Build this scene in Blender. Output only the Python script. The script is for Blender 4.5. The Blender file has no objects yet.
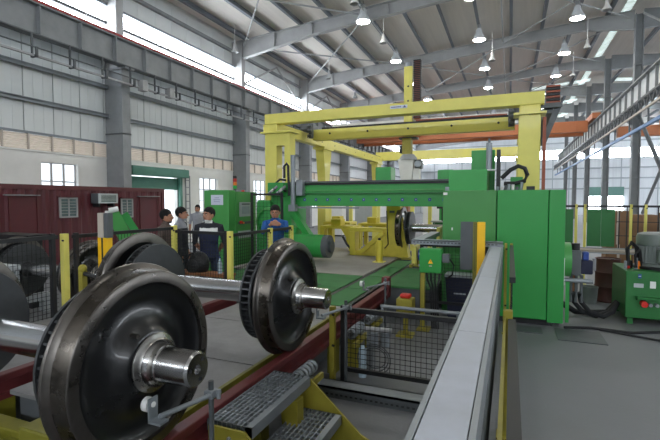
import bpy, bmesh, math, random
from mathutils import Vector, Matrix
random.seed(7)
S = bpy.context.scene
COL = S.collection
R = math.radians
# ------------------------------------------------------------------ camera, world, exposure
cam = bpy.data.cameras.new('camera')
cam.lens = 36.0 * 437 / 660
cam.clip_end = 300
camo = bpy.data.objects.new('camera', cam)
COL.objects.link(camo)
camo.location = (0, 0, 1.85)
camo.rotation_euler = (R(90 - 2.6), 0, R(22.36))
S.camera = camo
W = bpy.data.worlds.new('overcast_sky')
S.world = W
W.use_nodes = True
W.node_tree.nodes['Background'].inputs[0].default_value = (0.86, 0.93, 1.0, 1)
W.node_tree.nodes['Background'].inputs[1].default_value = 1.6
S.view_settings.view_transform = 'Standard'
S.view_settings.look = 'None'
S.view_settings.gamma = 1
S.view_settings.use_curve_mapping = False
S.view_settings.exposure = 0.5
S.cycles.use_denoising = True
S.cycles.max_bounces = 8
S.cycles.diffuse_bounces = 5
DAY = 12.0      # clerestory and strip windows
SKYL = 0.45     # roof lights
LAMP = 66.0    # high-bay lamps

# ------------------------------------------------------------------ materials
def lin(c):
    c /= 255.0
    return c / 12.92 if c <= 0.04045 else ((c + 0.055) / 1.055) ** 2.4
MATS = {}
def mat(name, rgb, rough=0.6, metal=0.0, var=0.12, scale=6.0, bump=0.0, emit=0.0, stretch=None, rvar=0.0, fine=0.0, coat=0.0):
    m = bpy.data.materials.new(name)
    m.use_nodes = True
    nt = m.node_tree
    b = nt.nodes['Principled BSDF']
    c = [lin(v) for v in rgb]
    tc = nt.nodes.new('ShaderNodeTexCoord')
    src = tc.outputs['Object']
    if stretch:
        mp = nt.nodes.new('ShaderNodeMapping')
        mp.inputs['Scale'].default_value = stretch
        nt.links.new(src, mp.inputs[0]); src = mp.outputs[0]
    n = nt.nodes.new('ShaderNodeTexNoise')
    n.inputs['Scale'].default_value = scale
    n.inputs['Detail'].default_value = 6
    n.inputs['Roughness'].default_value = 0.62
    nt.links.new(src, n.inputs['Vector'])
    rp = nt.nodes.new('ShaderNodeValToRGB')
    rp.color_ramp.elements[0].position = 0.3
    rp.color_ramp.elements[1].position = 0.7
    rp.color_ramp.elements[0].color = [max(0, v * (1 - var)) for v in c] + [1]
    rp.color_ramp.elements[1].color = [min(1, v * (1 + var)) for v in c] + [1]
    nt.links.new(n.outputs['Fac'], rp.inputs[0])
    nt.links.new(rp.outputs[0], b.inputs['Base Color'])
    b.inputs['Roughness'].default_value = rough
    b.inputs['Metallic'].default_value = metal
    if coat: b.inputs['Coat Weight'].default_value = coat
    if rvar:
        mr = nt.nodes.new('ShaderNodeMapRange')
        mr.inputs[1].default_value = 0.3; mr.inputs[2].default_value = 0.7
        mr.inputs[3].default_value = max(0.03, rough - rvar); mr.inputs[4].default_value = min(1, rough + rvar)
        nt.links.new(n.outputs['Fac'], mr.inputs[0]); nt.links.new(mr.outputs[0], b.inputs['Roughness'])
    if bump:
        bp = nt.nodes.new('ShaderNodeBump')
        bp.inputs['Strength'].default_value = bump
        bp.inputs['Distance'].default_value = 0.02
        if fine:
            n2 = nt.nodes.new('ShaderNodeTexNoise'); n2.inputs['Scale'].default_value = fine
            nt.links.new(src, n2.inputs['Vector']); nt.links.new(n2.outputs['Fac'], bp.inputs['Height'])
        else:
            nt.links.new(n.outputs['Fac'], bp.inputs['Height'])
        nt.links.new(bp.outputs[0], b.inputs['Normal'])
    if emit:
        b.inputs['Emission Color'].default_value = c + [1]
        b.inputs['Emission Strength'].default_value = emit
    MATS[name] = m
    return m
def checker_mat(name, rgb):
    m = mat(name, rgb, 0.55, 0.2, 0.2, 3.0)
    nt = m.node_tree
    tc = nt.nodes.new('ShaderNodeTexCoord')
    ck = nt.nodes.new('ShaderNodeTexChecker'); ck.inputs['Scale'].default_value = 32
    nt.links.new(tc.outputs['Object'], ck.inputs['Vector'])
    bp = nt.nodes.new('ShaderNodeBump'); bp.inputs['Strength'].default_value = 0.5; bp.inputs['Distance'].default_value = 0.004
    nt.links.new(ck.outputs['Fac'], bp.inputs['Height'])
    nt.links.new(bp.outputs[0], nt.nodes['Principled BSDF'].inputs['Normal'])
mat('concrete', (116, 118, 121), 0.55, 0, 0.16, 0.9, 0.1, rvar=0.12, fine=30)
mat('concrete_pale', (150, 146, 140), 0.8, 0, 0.12, 2.0, 0.2, fine=40)
mat('plaster', (222, 222, 218), 0.85, 0, 0.06, 1.5, 0.1, fine=25)
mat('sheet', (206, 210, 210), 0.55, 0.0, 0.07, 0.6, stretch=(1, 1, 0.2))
mat('sheet_hazed', (228, 232, 236), 0.55, 0.0, 0.08, 0.8, stretch=(4, 4, 0.1))  # whiter copy of sheet, bright distance haze put into the colour
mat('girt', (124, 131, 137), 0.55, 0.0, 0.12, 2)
mat('girt_hazed', (176, 184, 190), 0.55, 0, 0.08, 2)  # girt lightened, far haze painted into its colour
mat('steel_grey', (130, 133, 135), 0.5, 0.0, 0.14, 2.0)
mat('steel_light', (158, 159, 159), 0.5, 0.0, 0.1, 2.0)
mat('steel_dark', (84, 88, 91), 0.5, 0.0, 0.14, 2.0)
mat('deck', (222, 216, 208), 0.75, 0, 0.06, 0.8, stretch=(8, 0.3, 1))
mat('purlin', (104, 110, 116), 0.5, 0.0, 0.1, 1.5)
mat('louver', (226, 214, 200), 0.6, 0, 0.05, 3)
mat('louver_frame', (182, 172, 160), 0.6, 0, 0.08, 3)
mat('roller_hazed', (106, 146, 136), 0.5, 0, 0.06, 3)  # roller green paled to carry the haze of distance
mat('roller_green', (74, 126, 110), 0.5, 0, 0.1, 3)
mat('red_rail', (104, 44, 46), 0.5, 0.1, 0.22, 5, rvar=0.1)
mat('crane_red', (150, 46, 48), 0.5, 0, 0.15, 4)
mat('container_red', (84, 25, 34), 0.5, 0, 0.2, 1.3, rvar=0.1)
mat('container_trim', (86, 30, 34), 0.5, 0, 0.2, 2)
mat('green', (46, 150, 66), 0.42, 0, 0.05, 1.5, coat=0.2)
mat('green_dark', (30, 108, 48), 0.5, 0, 0.08, 2)
mat('green_light', (72, 154, 76), 0.42, 0, 0.05, 1.5)
mat('green_floor', (58, 118, 64), 0.75, 0, 0.16, 3)
mat('yellow', (222, 212, 104), 0.45, 0, 0.07, 2, coat=0.1)
mat('yellow_worn_shaded', (148, 138, 46), 0.5, 0, 0.2, 5)  # worn yellow, darkened in the colour for the shadowed foreground
mat('yellow_sign', (244, 190, 20), 0.5, 0, 0.06, 3)
mat('olive', (118, 114, 34), 0.5, 0, 0.2, 5)
mat('orange', (186, 112, 70), 0.5, 0, 0.08, 1)
mat('orange_cable', (150, 74, 48), 0.5, 0, 0.2, 8)
mat('black', (22, 23, 26), 0.5, 0, 0.2, 5)
mat('rubber', (26, 27, 30), 0.7, 0, 0.2, 8)
mat('wire', (30, 33, 34), 0.5, 0.3, 0.1, 8)
mat('wheel_paint', (14, 15, 17), 0.32, 0.0, 0.25, 4, rvar=0.08, coat=0.3)
mat('rim_steel', (96, 92, 88), 0.34, 0.9, 0.25, 5, rvar=0.12)
mat('tread_steel', (84, 79, 73), 0.28, 0.95, 0.35, 7, rvar=0.14)
mat('axle_steel', (180, 180, 180), 0.2, 1.0, 0.06, 6, rvar=0.05)
mat('journal_steel', (150, 148, 144), 0.28, 1.0, 0.12, 9, rvar=0.08)
mat('disc_iron', (70, 72, 74), 0.5, 0.6, 0.2, 6)
mat('galv', (140, 146, 151), 0.45, 0.35, 0.1, 7, rvar=0.1)
mat('galv_lid', (172, 177, 187), 0.5, 0.15, 0.12, 5, rvar=0.1)
mat('galv_dark', (88, 93, 95), 0.5, 0.3, 0.15, 6)
checker_mat('checker', (136, 135, 136))
mat('glow_day', (240, 247, 255), 0.5, 0, 0.0, emit=DAY)
mat('glow_window', (240, 247, 255), 0.5, 0, 0.0, emit=0.85)
mat('green_box', (40, 144, 62), 0.42, 0, 0.05, 1.5, coat=0.2)
mat('green_box_light', (66, 138, 68), 0.42, 0, 0.05, 1.5)
mat('green_tank', (36, 108, 50), 0.45, 0, 0.1, 3)
mat('yellow_machine', (206, 188, 62), 0.5, 0, 0.12, 4)
mat('plank', (160, 150, 138), 0.7, 0, 0.1, 5)
mat('glow_bay', (230, 244, 246), 0.5, 0, 0.0, emit=6.0)
mat('glow_sky', (226, 244, 240), 0.5, 0, 0.0, emit=SKYL)
mat('glow_lamp', (255, 252, 244), 0.5, 0, 0.0, emit=LAMP)
mat('lamp_alu', (176, 180, 184), 0.3, 0.8, 0.05, 4)
mat('lamp_acrylic', (190, 194, 198), 0.3, 0, 0.02, 4, emit=0.06)
mat('white', (228, 228, 226), 0.6, 0, 0.04, 4)
mat('paper', (214, 218, 234), 0.7, 0, 0.05, 10)
mat('ink', (90, 100, 150), 0.7, 0, 0.05, 10)
mat('screen', (150, 160, 168), 0.3, 0, 0.1, 6)
mat('panel_grey', (176, 182, 184), 0.5, 0, 0.06, 6)
mat('red', (196, 40, 30), 0.4, 0, 0.08, 6)
mat('amber', (240, 130, 30), 0.4, 0, 0.05, 6)
mat('green_lens', (40, 170, 70), 0.4, 0, 0.05, 6)
mat('blue_mark', (26, 66, 140), 0.5, 0, 0.1, 8)
mat('blue', (38, 66, 140), 0.5, 0, 0.15, 6)
mat('blue_rail', (84, 122, 168), 0.5, 0, 0.1, 2)
mat('navy', (30, 34, 58), 0.75, 0, 0.15, 8)
mat('wood', (150, 96, 58), 0.6, 0, 0.2, 4, stretch=(1, 8, 8))
mat('cardboard', (126, 95, 68), 0.8, 0, 0.12, 4)
mat('drum_brown', (74, 40, 34), 0.6, 0, 0.3, 4)
mat('wicker', (176, 138, 118), 0.7, 0, 0.3, 30)
mat('plastic_clear', (180, 200, 214), 0.15, 0, 0.05, 5)
mat('grey_motor', (112, 119, 116), 0.45, 0.1, 0.1, 4)
mat('gripper', (214, 212, 208), 0.5, 0.1, 0.08, 4)
mat('skin', (172, 122, 96), 0.55, 0, 0.06, 12)
mat('hair', (14, 12, 12), 0.85, 0, 0.2, 40)
mat('shirt_brown', (92, 78, 72), 0.85, 0, 0.1, 14)
mat('shirt_black', (34, 36, 44), 0.85, 0, 0.1, 14)
mat('shirt_grey', (150, 152, 160), 0.85, 0, 0.1, 14)
mat('shirt_navy', (36, 44, 74), 0.85, 0, 0.1, 14)
mat('shirt_blue', (28, 84, 150), 0.8, 0, 0.1, 14)
mat('trouser', (34, 36, 46), 0.85, 0, 0.12, 14)
mat('denim', (52, 62, 88), 0.85, 0, 0.15, 14)
mat('shoe', (26, 22, 20), 0.5, 0, 0.1, 14)
mat('eye_white', (190, 180, 172), 0.9, 0, 0, 5)
mat('lips', (120, 66, 58), 0.5, 0, 0.05, 12)
mat('window_dark', (96, 112, 112), 0.12, 0.0, 0.3, 6)

# ------------------------------------------------------------------ geometry helpers
WP = {}          # world position of every object built here
class MB:
    def __init__(self): self.v = []; self.f = []; self.m = []; self.sm = []
    def _a(self, vs, fs, mi=0, smooth=False):
        k = len(self.v); self.v += [tuple(p) for p in vs]
        for f in fs: self.f.append(tuple(k + i for i in f)); self.m.append(mi); self.sm.append(smooth)
        return self
    def box(self, x0, x1, y0, y1, z0, z1, mi=0):
        if x0 > x1: x0, x1 = x1, x0
        if y0 > y1: y0, y1 = y1, y0
        if z0 > z1: z0, z1 = z1, z0
        return self._a([(x0,y0,z0),(x1,y0,z0),(x1,y1,z0),(x0,y1,z0),(x0,y0,z1),(x1,y0,z1),(x1,y1,z1),(x0,y1,z1)],
                       [(0,3,2,1),(4,5,6,7),(0,1,5,4),(1,2,6,5),(2,3,7,6),(3,0,4,7)], mi)
    def bar(self, a, b, w, h=None, mi=0, caps=True):        # rectangular bar between two points
        h = w if h is None else h
        a, b = Vector(a), Vector(b); d = (b - a).normalized()
        u = d.cross(Vector((0,0,1)))
        if u.length < 1e-4: u = Vector((1,0,0))
        u.normalize(); w2 = u.cross(d).normalized()
        vs = []
        for p in (a, b):
            for s, t in ((-1,-1),(1,-1),(1,1),(-1,1)): vs.append(p + u*(s*w/2) + w2*(t*h/2))
        fs = [(0,1,5,4),(1,2,6,5),(2,3,7,6),(3,0,4,7)]
        if caps: fs += [(3,2,1,0),(4,5,6,7)]
        return self._a(vs, fs, mi)
    def cyl(self, a, b, r, n=16, r2=None, mi=0, caps=True):
        r2 = r if r2 is None else r2
        a, b = Vector(a), Vector(b); d = (b - a).normalized()
        u = d.cross(Vector((0,0,1)))
        if u.length < 1e-4: u = Vector((1,0,0))
        u.normalize(); w = d.cross(u)
        vs = []
        for p, rr in ((a, r), (b, r2)):
            for i in range(n):
                t = 2*math.pi*i/n; vs.append(p + u*(rr*math.cos(t)) + w*(rr*math.sin(t)))
        self._a(vs, [(i, (i+1) % n, n+(i+1) % n, n+i) for i in range(n)], mi, True)
        if caps:
            k = len(self.v) - 2*n
            self.f.append(tuple(k+i for i in reversed(range(n)))); self.m.append(mi); self.sm.append(False)
            self.f.append(tuple(k+n+i for i in range(n))); self.m.append(mi); self.sm.append(False)
        return self
    def lathe(self, prof, o, axis='X', n=48, mi=0, closed=False, a0=0, a1=2*math.pi):   # prof: (r, t) along the axis
        full = abs(a1 - a0 - 2*math.pi) < 1e-6
        cols = n if full else n + 1
        vs = []
        for r, t in prof:
            for i in range(cols):
                a = a0 + (a1-a0)*i/n; c, s = r*math.cos(a), r*math.sin(a)
                p = {'X': (t, c, s), 'Y': (s, t, c), 'Z': (c, s, t)}[axis]
                vs.append((o[0]+p[0], o[1]+p[1], o[2]+p[2]))
        P = len(prof); fs = []
        for j in range(P if closed else P-1):
            j2 = (j+1) % P
            for i in range(n if full else n):
                i2 = (i+1) % cols
                fs.append((j*cols+i, j2*cols+i, j2*cols+i2, j*cols+i2))
        return self._a(vs, fs, mi, True)
    def tube(self, pts, r, n=8, mi=0):
        pts = [Vector(p) for p in pts]
        P = len(pts); vs = []
        up = Vector((0.13, 0.21, 0.97))
        for i, p in enumerate(pts):
            d = (pts[min(i+1, P-1)] - pts[max(i-1, 0)]).normalized()
            u = d.cross(up)
            if u.length < 1e-3: u = d.cross(Vector((1,0,0)))
            u.normalize(); w = d.cross(u)
            for k in range(n):
                t = 2*math.pi*k/n; vs.append(p + u*(r*math.cos(t)) + w*(r*math.sin(t)))
        fs = [(j*n+i, j*n+(i+1) % n, (j+1)*n+(i+1) % n, (j+1)*n+i) for j in range(P-1) for i in range(n)]
        self._a(vs, fs, mi, True)
        k = len(self.v) - P*n
        for ring in (tuple(k+i for i in reversed(range(n))), tuple(k+(P-1)*n+i for i in range(n))):
            self.f.append(ring); self.m.append(mi); self.sm.append(False)
        return self
    def prism(self, poly, a0, a1, plane='XZ', mi=0):         # polygon extruded along the third axis
        n = len(poly); vs = []
        for a in (a0, a1):
            for p, q in poly: vs.append({'XZ': (p, a, q), 'YZ': (a, p, q), 'XY': (p, q, a)}[plane])
        return self._a(vs, [tuple(range(n)), tuple(reversed(range(n, 2*n)))] + [(i, n+i, n+(i+1) % n, (i+1) % n) for i in range(n)], mi)
    def ball(self, c, rx, ry=None, rz=None, n=12, mi=0, zmin=-1.0):
        ry = rx if ry is None else ry; rz = rx if rz is None else rz
        m = n; vs = []
        t0 = math.asin(max(-1, zmin))
        for j in range(m+1):
            t = t0 + (math.pi/2 - t0)*j/m
            for i in range(n):
                a = 2*math.pi*i/n
                vs.append((c[0]+rx*math.cos(t)*math.cos(a), c[1]+ry*math.cos(t)*math.sin(a), c[2]+rz*math.sin(t)))
        return self._a(vs, [(j*n+i, j*n+(i+1) % n, (j+1)*n+(i+1) % n, (j+1)*n+i) for j in range(m) for i in range(n)], mi, True)
    def build(self, name, mats, parent=None, kind=None, label=None, bev=0.0, origin=None):
        me = bpy.data.meshes.new(name)
        if parent is not None and origin is None: o = WP[parent.name]
        elif origin is not None: o = Vector(origin)
        else:
            xs, ys, zs = zip(*self.v); o = Vector(((min(xs)+max(xs))/2, (min(ys)+max(ys))/2, min(zs)))
        me.from_pydata([tuple(Vector(p) - o) for p in self.v], [], self.f)
        if isinstance(mats, str): mats = [mats]
        for m in mats: me.materials.append(MATS[m])
        for p, mi, sm in zip(me.polygons, self.m, self.sm): p.material_index = mi; p.use_smooth = sm
        me.validate()
        bm = bmesh.new(); bm.from_mesh(me)
        bmesh.ops.recalc_face_normals(bm, faces=bm.faces)
        bm.to_mesh(me); bm.free()
        if any(self.sm) and hasattr(me, 'set_sharp_from_angle'): me.set_sharp_from_angle(angle=R(38))
        ob = bpy.data.objects.new(name, me); COL.objects.link(ob)
        ob.location = o
        if parent is not None:
            ob.parent = parent; ob.location = o - WP[parent.name]
        WP[ob.name] = o
        if kind: ob['kind'] = kind
        if label: ob['label'] = label
        if bev:
            b = ob.modifiers.new('bevel', 'BEVEL'); b.width = bev; b.segments = 2; b.limit_method = 'ANGLE'
        return ob
def B(*a): return MB().box(*a)
def tag(o, label, cat, group=None):
    o['label'] = label; o['category'] = cat
    if group: o['group'] = group
    return o
def thing(name, loc, label, cat, group=None):
    o = bpy.data.objects.new(name, None); COL.objects.link(o)
    o.empty_display_size = 0.2
    o.location = loc; WP[o.name] = Vector(loc)
    return tag(o, label, cat, group)
def struct(name, mb, m, **k): return mb.build(name, m, kind='structure', **k)
def dup(root, loc, label=None, group=None, rotz=None):
    c = root.copy(); COL.objects.link(c); c.location = loc; WP[c.name] = Vector(loc)
    if rotz is not None: c.rotation_euler = (0, 0, rotz)
    if label: c['label'] = label
    if group: c['group'] = group
    for ch in list(root.children):
        d = ch.copy(); COL.objects.link(d); d.parent = c; WP[d.name] = Vector(loc)
        for g in list(ch.children):
            e = g.copy(); COL.objects.link(e); e.parent = d
    return c
def again(ob, dx, dy, dz):                 # a copy of a part under the same parent, shifted
    c = ob.copy(); COL.objects.link(c); c.location = ob.location + Vector((dx, dy, dz)); WP[c.name] = WP[ob.name] + Vector((dx, dy, dz))
    return c

# ================================================================== THE SETTING
YC = [11.33 + 7.5*k for k in range(-3, 8)]          # column grid
BACK = 64.0
FRONT = -14.0
def deck_z(x): return 9.95 + 0.085*(x + 13) if x < 5.8 else 9.95 + 0.085*18.8 - 0.085*(x - 5.8)

fl = struct('floor', B(-13.2, 25, FRONT, BACK, -0.2, 0.0), 'concrete')
# raised floor between and around the rails
ck = MB()
def plates(name, m, x0, x1, y0, y1, nx, ny, z0=0.02, z1=0.5, gap=0.008):
    for i in range(nx):
        for j in range(ny):
            xa, xb = x0+(x1-x0)*i/nx, x0+(x1-x0)*(i+1)/nx
            ya, yb = y0+(y1-y0)*j/ny, y0+(y1-y0)*(j+1)/ny
            B(xa+gap, xb-gap, ya+gap, yb-gap, z1-0.03, z1).build(name, m, fl)
    B(x0+0.05, x1-0.05, y0+0.05, y1-0.05, z0, z1-0.04).build('floor_core', 'steel_dark', fl)
plates('checker_plate', 'checker', -3.28, -1.90, 1.95, 5.15, 1, 3)
plates('checker_plate', 'checker', -4.85, -3.52, 0.3, 5.15, 1, 4)
plates('green_floor_plate', 'green_floor', -4.85, -2.40, 5.17, 7.40, 3, 2)
plates('green_floor_plate', 'green_floor', -2.32, -1.95, 5.17, 7.40, 1, 2)
plates('green_floor_plate', 'green_floor', -1.88, -1.05, 6.7, 8.6, 1, 2)
plates('green_floor_plate', 'green_floor', -2.32, -1.95, 7.42, 9.6, 1, 2)
plates('concrete_slab', 'concrete_pale', -5.2, -2.40, 7.42, 11.6, 1, 2)
for x in (-2.36, -1.915):
    B(x-0.03, x+0.03, 5.17, 11.5, 0.30, 0.492).build('track_groove', 'black', fl)
B(-1.915, -1.885, 1.95, 5.15, 0.40, 0.503).build('yellow_edge_strip', 'olive', fl)
for x, y, w in ((-3.4, 5.75, 0.3), (-2.85, 5.95, 0.25), (-3.0, 6.35, 0.22)):
    B(x, x+w, y, y+0.05, 0.495, 0.504).build('floor_slot', 'black', fl)
B(0.62, 1.19, 6.42, 6.98, 0.0, 0.012).build('pit_cover', 'galv_dark', fl)
B(-0.05, 0.45, 6.62, 6.95, 0.0, 0.012).build('pit_cover', 'galv_dark', fl)

# ---------------- left wall
wl = MB()
ops = [(8.87, 10.08, 1.3, 3.0, 'w'), (12.15, 14.72, 0.0, 3.1, 'd'), (16.1, 17.45, 1.3, 2.87, 'w'),
       (20.6, 22.0, 1.3, 2.95, 'w'), (24.0, 25.4, 1.3, 2.95, 'w'), (28.0, 29.4, 1.3, 2.95, 'w'), (31.4, 32.8, 1.3, 2.95, 'w'),
       (36.0, 37.4, 1.3, 2.95, 'w'), (39.0, 40.4, 1.3, 2.95, 'w'), (1.5, 2.7, 1.3, 3.0, 'w'), (5.2, 6.4, 1.3, 3.0, 'w')]
ops.sort()
y = FRONT
for a, b, z0, z1, k in ops:
    wl.box(-13.25, -13.0, y, a, 0, 3.3)
    if z0 > 0: wl.box(-13.25, -13.0, a, b, 0, z0)
    wl.box(-13.25, -13.0, a, b, z1, 3.3)
    y = b
wl.box(-13.25, -13.0, y, BACK, 0, 3.3)
wall = struct('wall_left', wl, 'plaster')
B(-13.0, -12.94, FRONT, 12.1, 0.0, 0.9).build('dado', 'steel_light', wall)
n = 0
for a, b, z0, z1, k in ops:
    if k != 'w': continue
    n += 1
    w = struct(f'window_{n}', B(-13.2, -13.14, a, b, z0, z0+0.05), 'white')
    for i in range(3):
        ya, yb = a+(b-a)*i/3, a+(b-a)*(i+1)/3
        for j in range(3):
            za, zb = z0+(z1-z0)*j/3, z0+(z1-z0)*(j+1)/3
            B(-13.19, -13.18, ya, yb, za, zb).build('pane', 'glow_window', w)
    for i in range(4):
        yy = a+(b-a)*i/3; B(-13.17, -13.12, yy-0.025, yy+0.025, z0, z1).build('mullion', 'steel_light', w)
    for j in range(4):
        zz = z0+(z1-z0)*j/3; B(-13.17, -13.13, a, b, zz-0.02, zz+0.02).build('transom', 'steel_light', w)
# shallow recessed panel outline in the plaster, left of the first window
for y0 in (6.9,):
    B(-13.0, -12.97, y0, y0+0.08, 0.9, 3.1).build('pilaster', 'plaster', wall)
B(-13.0, -12.95, 15.1, 15.35, 0.0, 3.2).build('pilaster', 'plaster', wall)
# roller door
dr = struct('door_1', B(-13.1, -13.05, 12.15, 14.72, 2.28, 2.75), 'roller_green')
B(-12.98, -12.6, 11.95, 14.95, 2.78, 3.12).build('roller_box', 'roller_green', dr, bev=0.03)
for k in range(6): B(-13.05, -13.03, 12.15, 14.72, 2.30+k*0.075, 2.30+k*0.075+0.06).build('slat', 'roller_green', dr)
B(-13.06, -12.9, 14.72, 14.86, 0, 2.8).build('guide_rail', 'roller_green', dr)
B(-13.06, -12.9, 12.02, 12.15, 0, 2.8).build('guide_rail', 'roller_green', dr)
# ladder cage of pipes beside the door
for yy in (15.0, 15.25): MB().cyl((-12.85, yy, 0), (-12.85, yy, 2.9), 0.025, 8).build('conduit', 'steel_grey', wall)
for k in range(9): MB().cyl((-12.85, 15.0, 0.3+k*0.3), (-12.85, 15.25, 0.3+k*0.3), 0.018, 6).build('conduit_clip', 'steel_grey', wall)
# louvre band
lv = None
for k in range(52):
    y0 = -3.0 + k*0.72
    if lv is None:
        mb = MB()
        for j in range(7):
            z = 3.335 + j*0.066
            mb.prism([(-13.10, z), (-13.04, z+0.012), (-13.04, z+0.058), (-13.10, z+0.044)], y0+0.02, y0+0.70, 'XZ')
        lv = mb.build('louver_panel', 'louver', wall)
        lf = B(-13.14, -12.99, y0-0.02, y0+0.02, 3.3, 3.82).build('louver_frame', 'louver_frame', wall)
        continue
    again(lv, 0, k*0.72, 0); again(lf, 0, k*0.72, 0)
B(-13.2, -13.0, 34.4, BACK, 3.3, 3.82).build('louver_far', 'louver', wall)
B(-13.2, -13.0, FRONT, -3.0, 3.3, 3.82).build('louver_far', 'louver', wall)
B(-13.1, -12.96, FRONT, BACK, 3.80, 3.86).build('louver_head', 'girt', wall)
B(-13.1, -12.96, FRONT, BACK, 3.28, 3.33).build('louver_sill', 'plaster', wall)
# sheet panels with ribs at the seams
sp = None
for k in range(30):
    y0 = 3.0 + k*0.9
    if sp is None:
        mb = B(-13.08, -13.0, y0+0.015, y0+0.885, 3.86, 7.3)
        for j in (0.3, 0.6): mb.box(-13.0, -12.992, y0+j-0.012, y0+j+0.012, 3.86, 7.3)
        sp = mb.build('wall_panel', 'sheet', wall); continue
    again(sp, 0, k*0.9, 0)
B(-13.1, -13.03, 3.0, 30.0, 3.86, 7.3).build('panel_backing', 'steel_dark', wall)
B(-13.1, -13.0, 30.0, BACK, 3.86, 7.3).build('panel_far', 'sheet_hazed', wall)
B(-13.1, -13.0, FRONT, 3.0, 3.86, 7.3).build('panel_near', 'sheet_hazed', wall)
for i in range(len(YC)-1):
    for z in (4.78, 5.76, 6.75):
        mb = B(-12.99, -12.82, YC[i]+0.16, YC[i+1]-0.16, z-0.03, z+0.03).box(-12.85, -12.82, YC[i]+0.16, YC[i+1]-0.16, z-0.1, z)
        mb.build('girt', 'girt', wall)
# clerestory: upper sheets, window bays
for i in range(len(YC)-1):
    B(-13.1, -13.0, YC[i], YC[i+1], 8.5, deck_z(-13)).build('upper_sheet', 'sheet', wall)
    if 0 <= YC[i] < 30:
        for k in range(8):
            yy = YC[i] + 0.45 + k*0.9; B(-13.0, -12.985, yy-0.015, yy+0.015, 8.5, 9.7).build('seam_rib', 'sheet', wall)
    B(-12.99, -12.8, YC[i]+0.16, YC[i+1]-0.16, 8.46, 8.54).build('girt', 'girt', wall)
    B(-12.99, -12.84, YC[i]+0.16, YC[i+1]-0.16, 9.2, 9.32).build('girt', 'steel_grey', wall)
    if YC[i] < 0:
        B(-13.1, -13.0, FRONT, YC[i+1], 7.3, 8.5).build('upper_sheet', 'sheet', wall); continue
    n += 1
    w = struct(f'window_{n}', B(-13.1, -13.0, YC[i], YC[i+1], 7.3, 7.36), 'steel_light')
    for k in range(5):
        ya, yb = YC[i]+7.5*k/5, YC[i]+7.5*(k+1)/5
        B(-13.06, -13.05, ya+0.02, yb-0.02, 7.36, 8.46).build('pane', 'glow_day', w)
        B(-13.05, -13.02, ya-0.02, ya+0.02, 7.36, 8.46).build('mullion', 'white', w)
    B(-13.0, -12.86, YC[i], YC[i+1], 7.86, 7.96).build('transom', 'steel_dark', w)

# ---------------- back wall
bw = struct('wall_back', B(-13.2, 25, BACK, BACK+0.2, 0, 7.1), 'sheet_hazed')
B(-13.2, 25, BACK, BACK+0.2, 8.3, 11.5).build('upper_sheet', 'sheet_hazed', bw)
for z in (3.3, 4.6, 5.9, 9.2): B(-13, 25, BACK-0.15, BACK, z-0.08, z+0.08).build('girt', 'girt_hazed', bw)
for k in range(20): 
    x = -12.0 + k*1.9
    B(x-0.05, x+0.05, BACK-0.06, BACK, 0, 7.1).build('wall_rib', 'girt_hazed', bw)
n += 1
w = struct(f'window_{n}', B(-13, 25, BACK-0.05, BACK+0.1, 7.06, 7.14), 'steel_light')
for k in range(19):
    x = -13 + k*2.0; B(x+0.04, x+1.96, BACK+0.05, BACK+0.1, 7.14, 8.3).build('pane', 'glow_day', w)
    B(x-0.06, x+0.06, BACK-0.02, BACK+0.05, 7.1, 8.3).build('mullion', 'steel_light', w)
dr = struct('door_2', B(8.9, 13.0, BACK-0.3, BACK-0.05, 2.35, 3.5), 'roller_hazed')
B(9.0, 12.9, BACK-0.1, BACK-0.05, 0, 2.35).build('daylight_opening', 'glow_day', dr)
B(10.8, 11.0, BACK-0.3, BACK-0.02, 0, 2.4).build('door_post', 'steel_grey', dr)
wr = struct('wall_right', B(25, 25.2, FRONT, BACK, 0, 7.2), 'sheet_hazed')
B(25, 25.2, FRONT, BACK, 8.6, 10.4).build('upper_sheet', 'sheet_hazed', wr)
n += 1
w = struct(f'window_{n}', B(24.95, 25.1, FRONT, BACK, 7.16, 7.24), 'steel_light')  # unseen window, added to throw light onto the right-hand roof deck
for k in range(4, 13):
    y = FRONT + k*6.0; B(25.1, 25.15, y+0.1, y+5.9, 7.24, 8.6).build('pane', 'glow_day', w)
wf = struct('wall_front', B(-13.2, 25, FRONT-0.2, FRONT, 0, 6.9), 'sheet_hazed')
B(-13.2, 25, FRONT-0.2, FRONT, 8.3, 11.5).build('upper_sheet', 'sheet_hazed', wf)
n += 1
w = struct(f'window_{n}', B(-13, 25, FRONT-0.1, FRONT+0.05, 6.86, 6.94), 'steel_light')  # unseen window behind the camera, added as front light
for k in range(19):
    x = -13 + k*2.0; B(x+0.04, x+1.96, FRONT-0.1, FRONT-0.05, 6.94, 8.3).build('pane', 'glow_day', w)
# ---------------- roof
rf = MB()
rf.prism([(-13.2, deck_z(-13.2)), (5.8, deck_z(5.8)), (25.2, deck_z(25.2)), (25.2, deck_z(25.2)+0.15), (5.8, deck_z(5.8)+0.15), (-13.2, deck_z(-13.2)+0.15)], FRONT, BACK, 'XZ')
ce = struct('ceiling', rf, 'deck')
px_ = [-12.3 + 1.52*k for k in range(12)] + [7.3 + 1.52*k for k in range(11)]
for i in range(len(YC)):
    y0 = YC[i]; y1 = YC[i+1] if i+1 < len(YC) else BACK
    if y0 < 3: continue
    for x in px_:
        z = deck_z(x)
        if x > 16 and y0 < 30: continue
        MB().box(x-0.035, x+0.035, y0, y1, z-0.23, z-0.005).box(x-0.035, x+0.11, y0, y1, z-0.235, z-0.215).build('purlin', 'purlin', ce)
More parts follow.
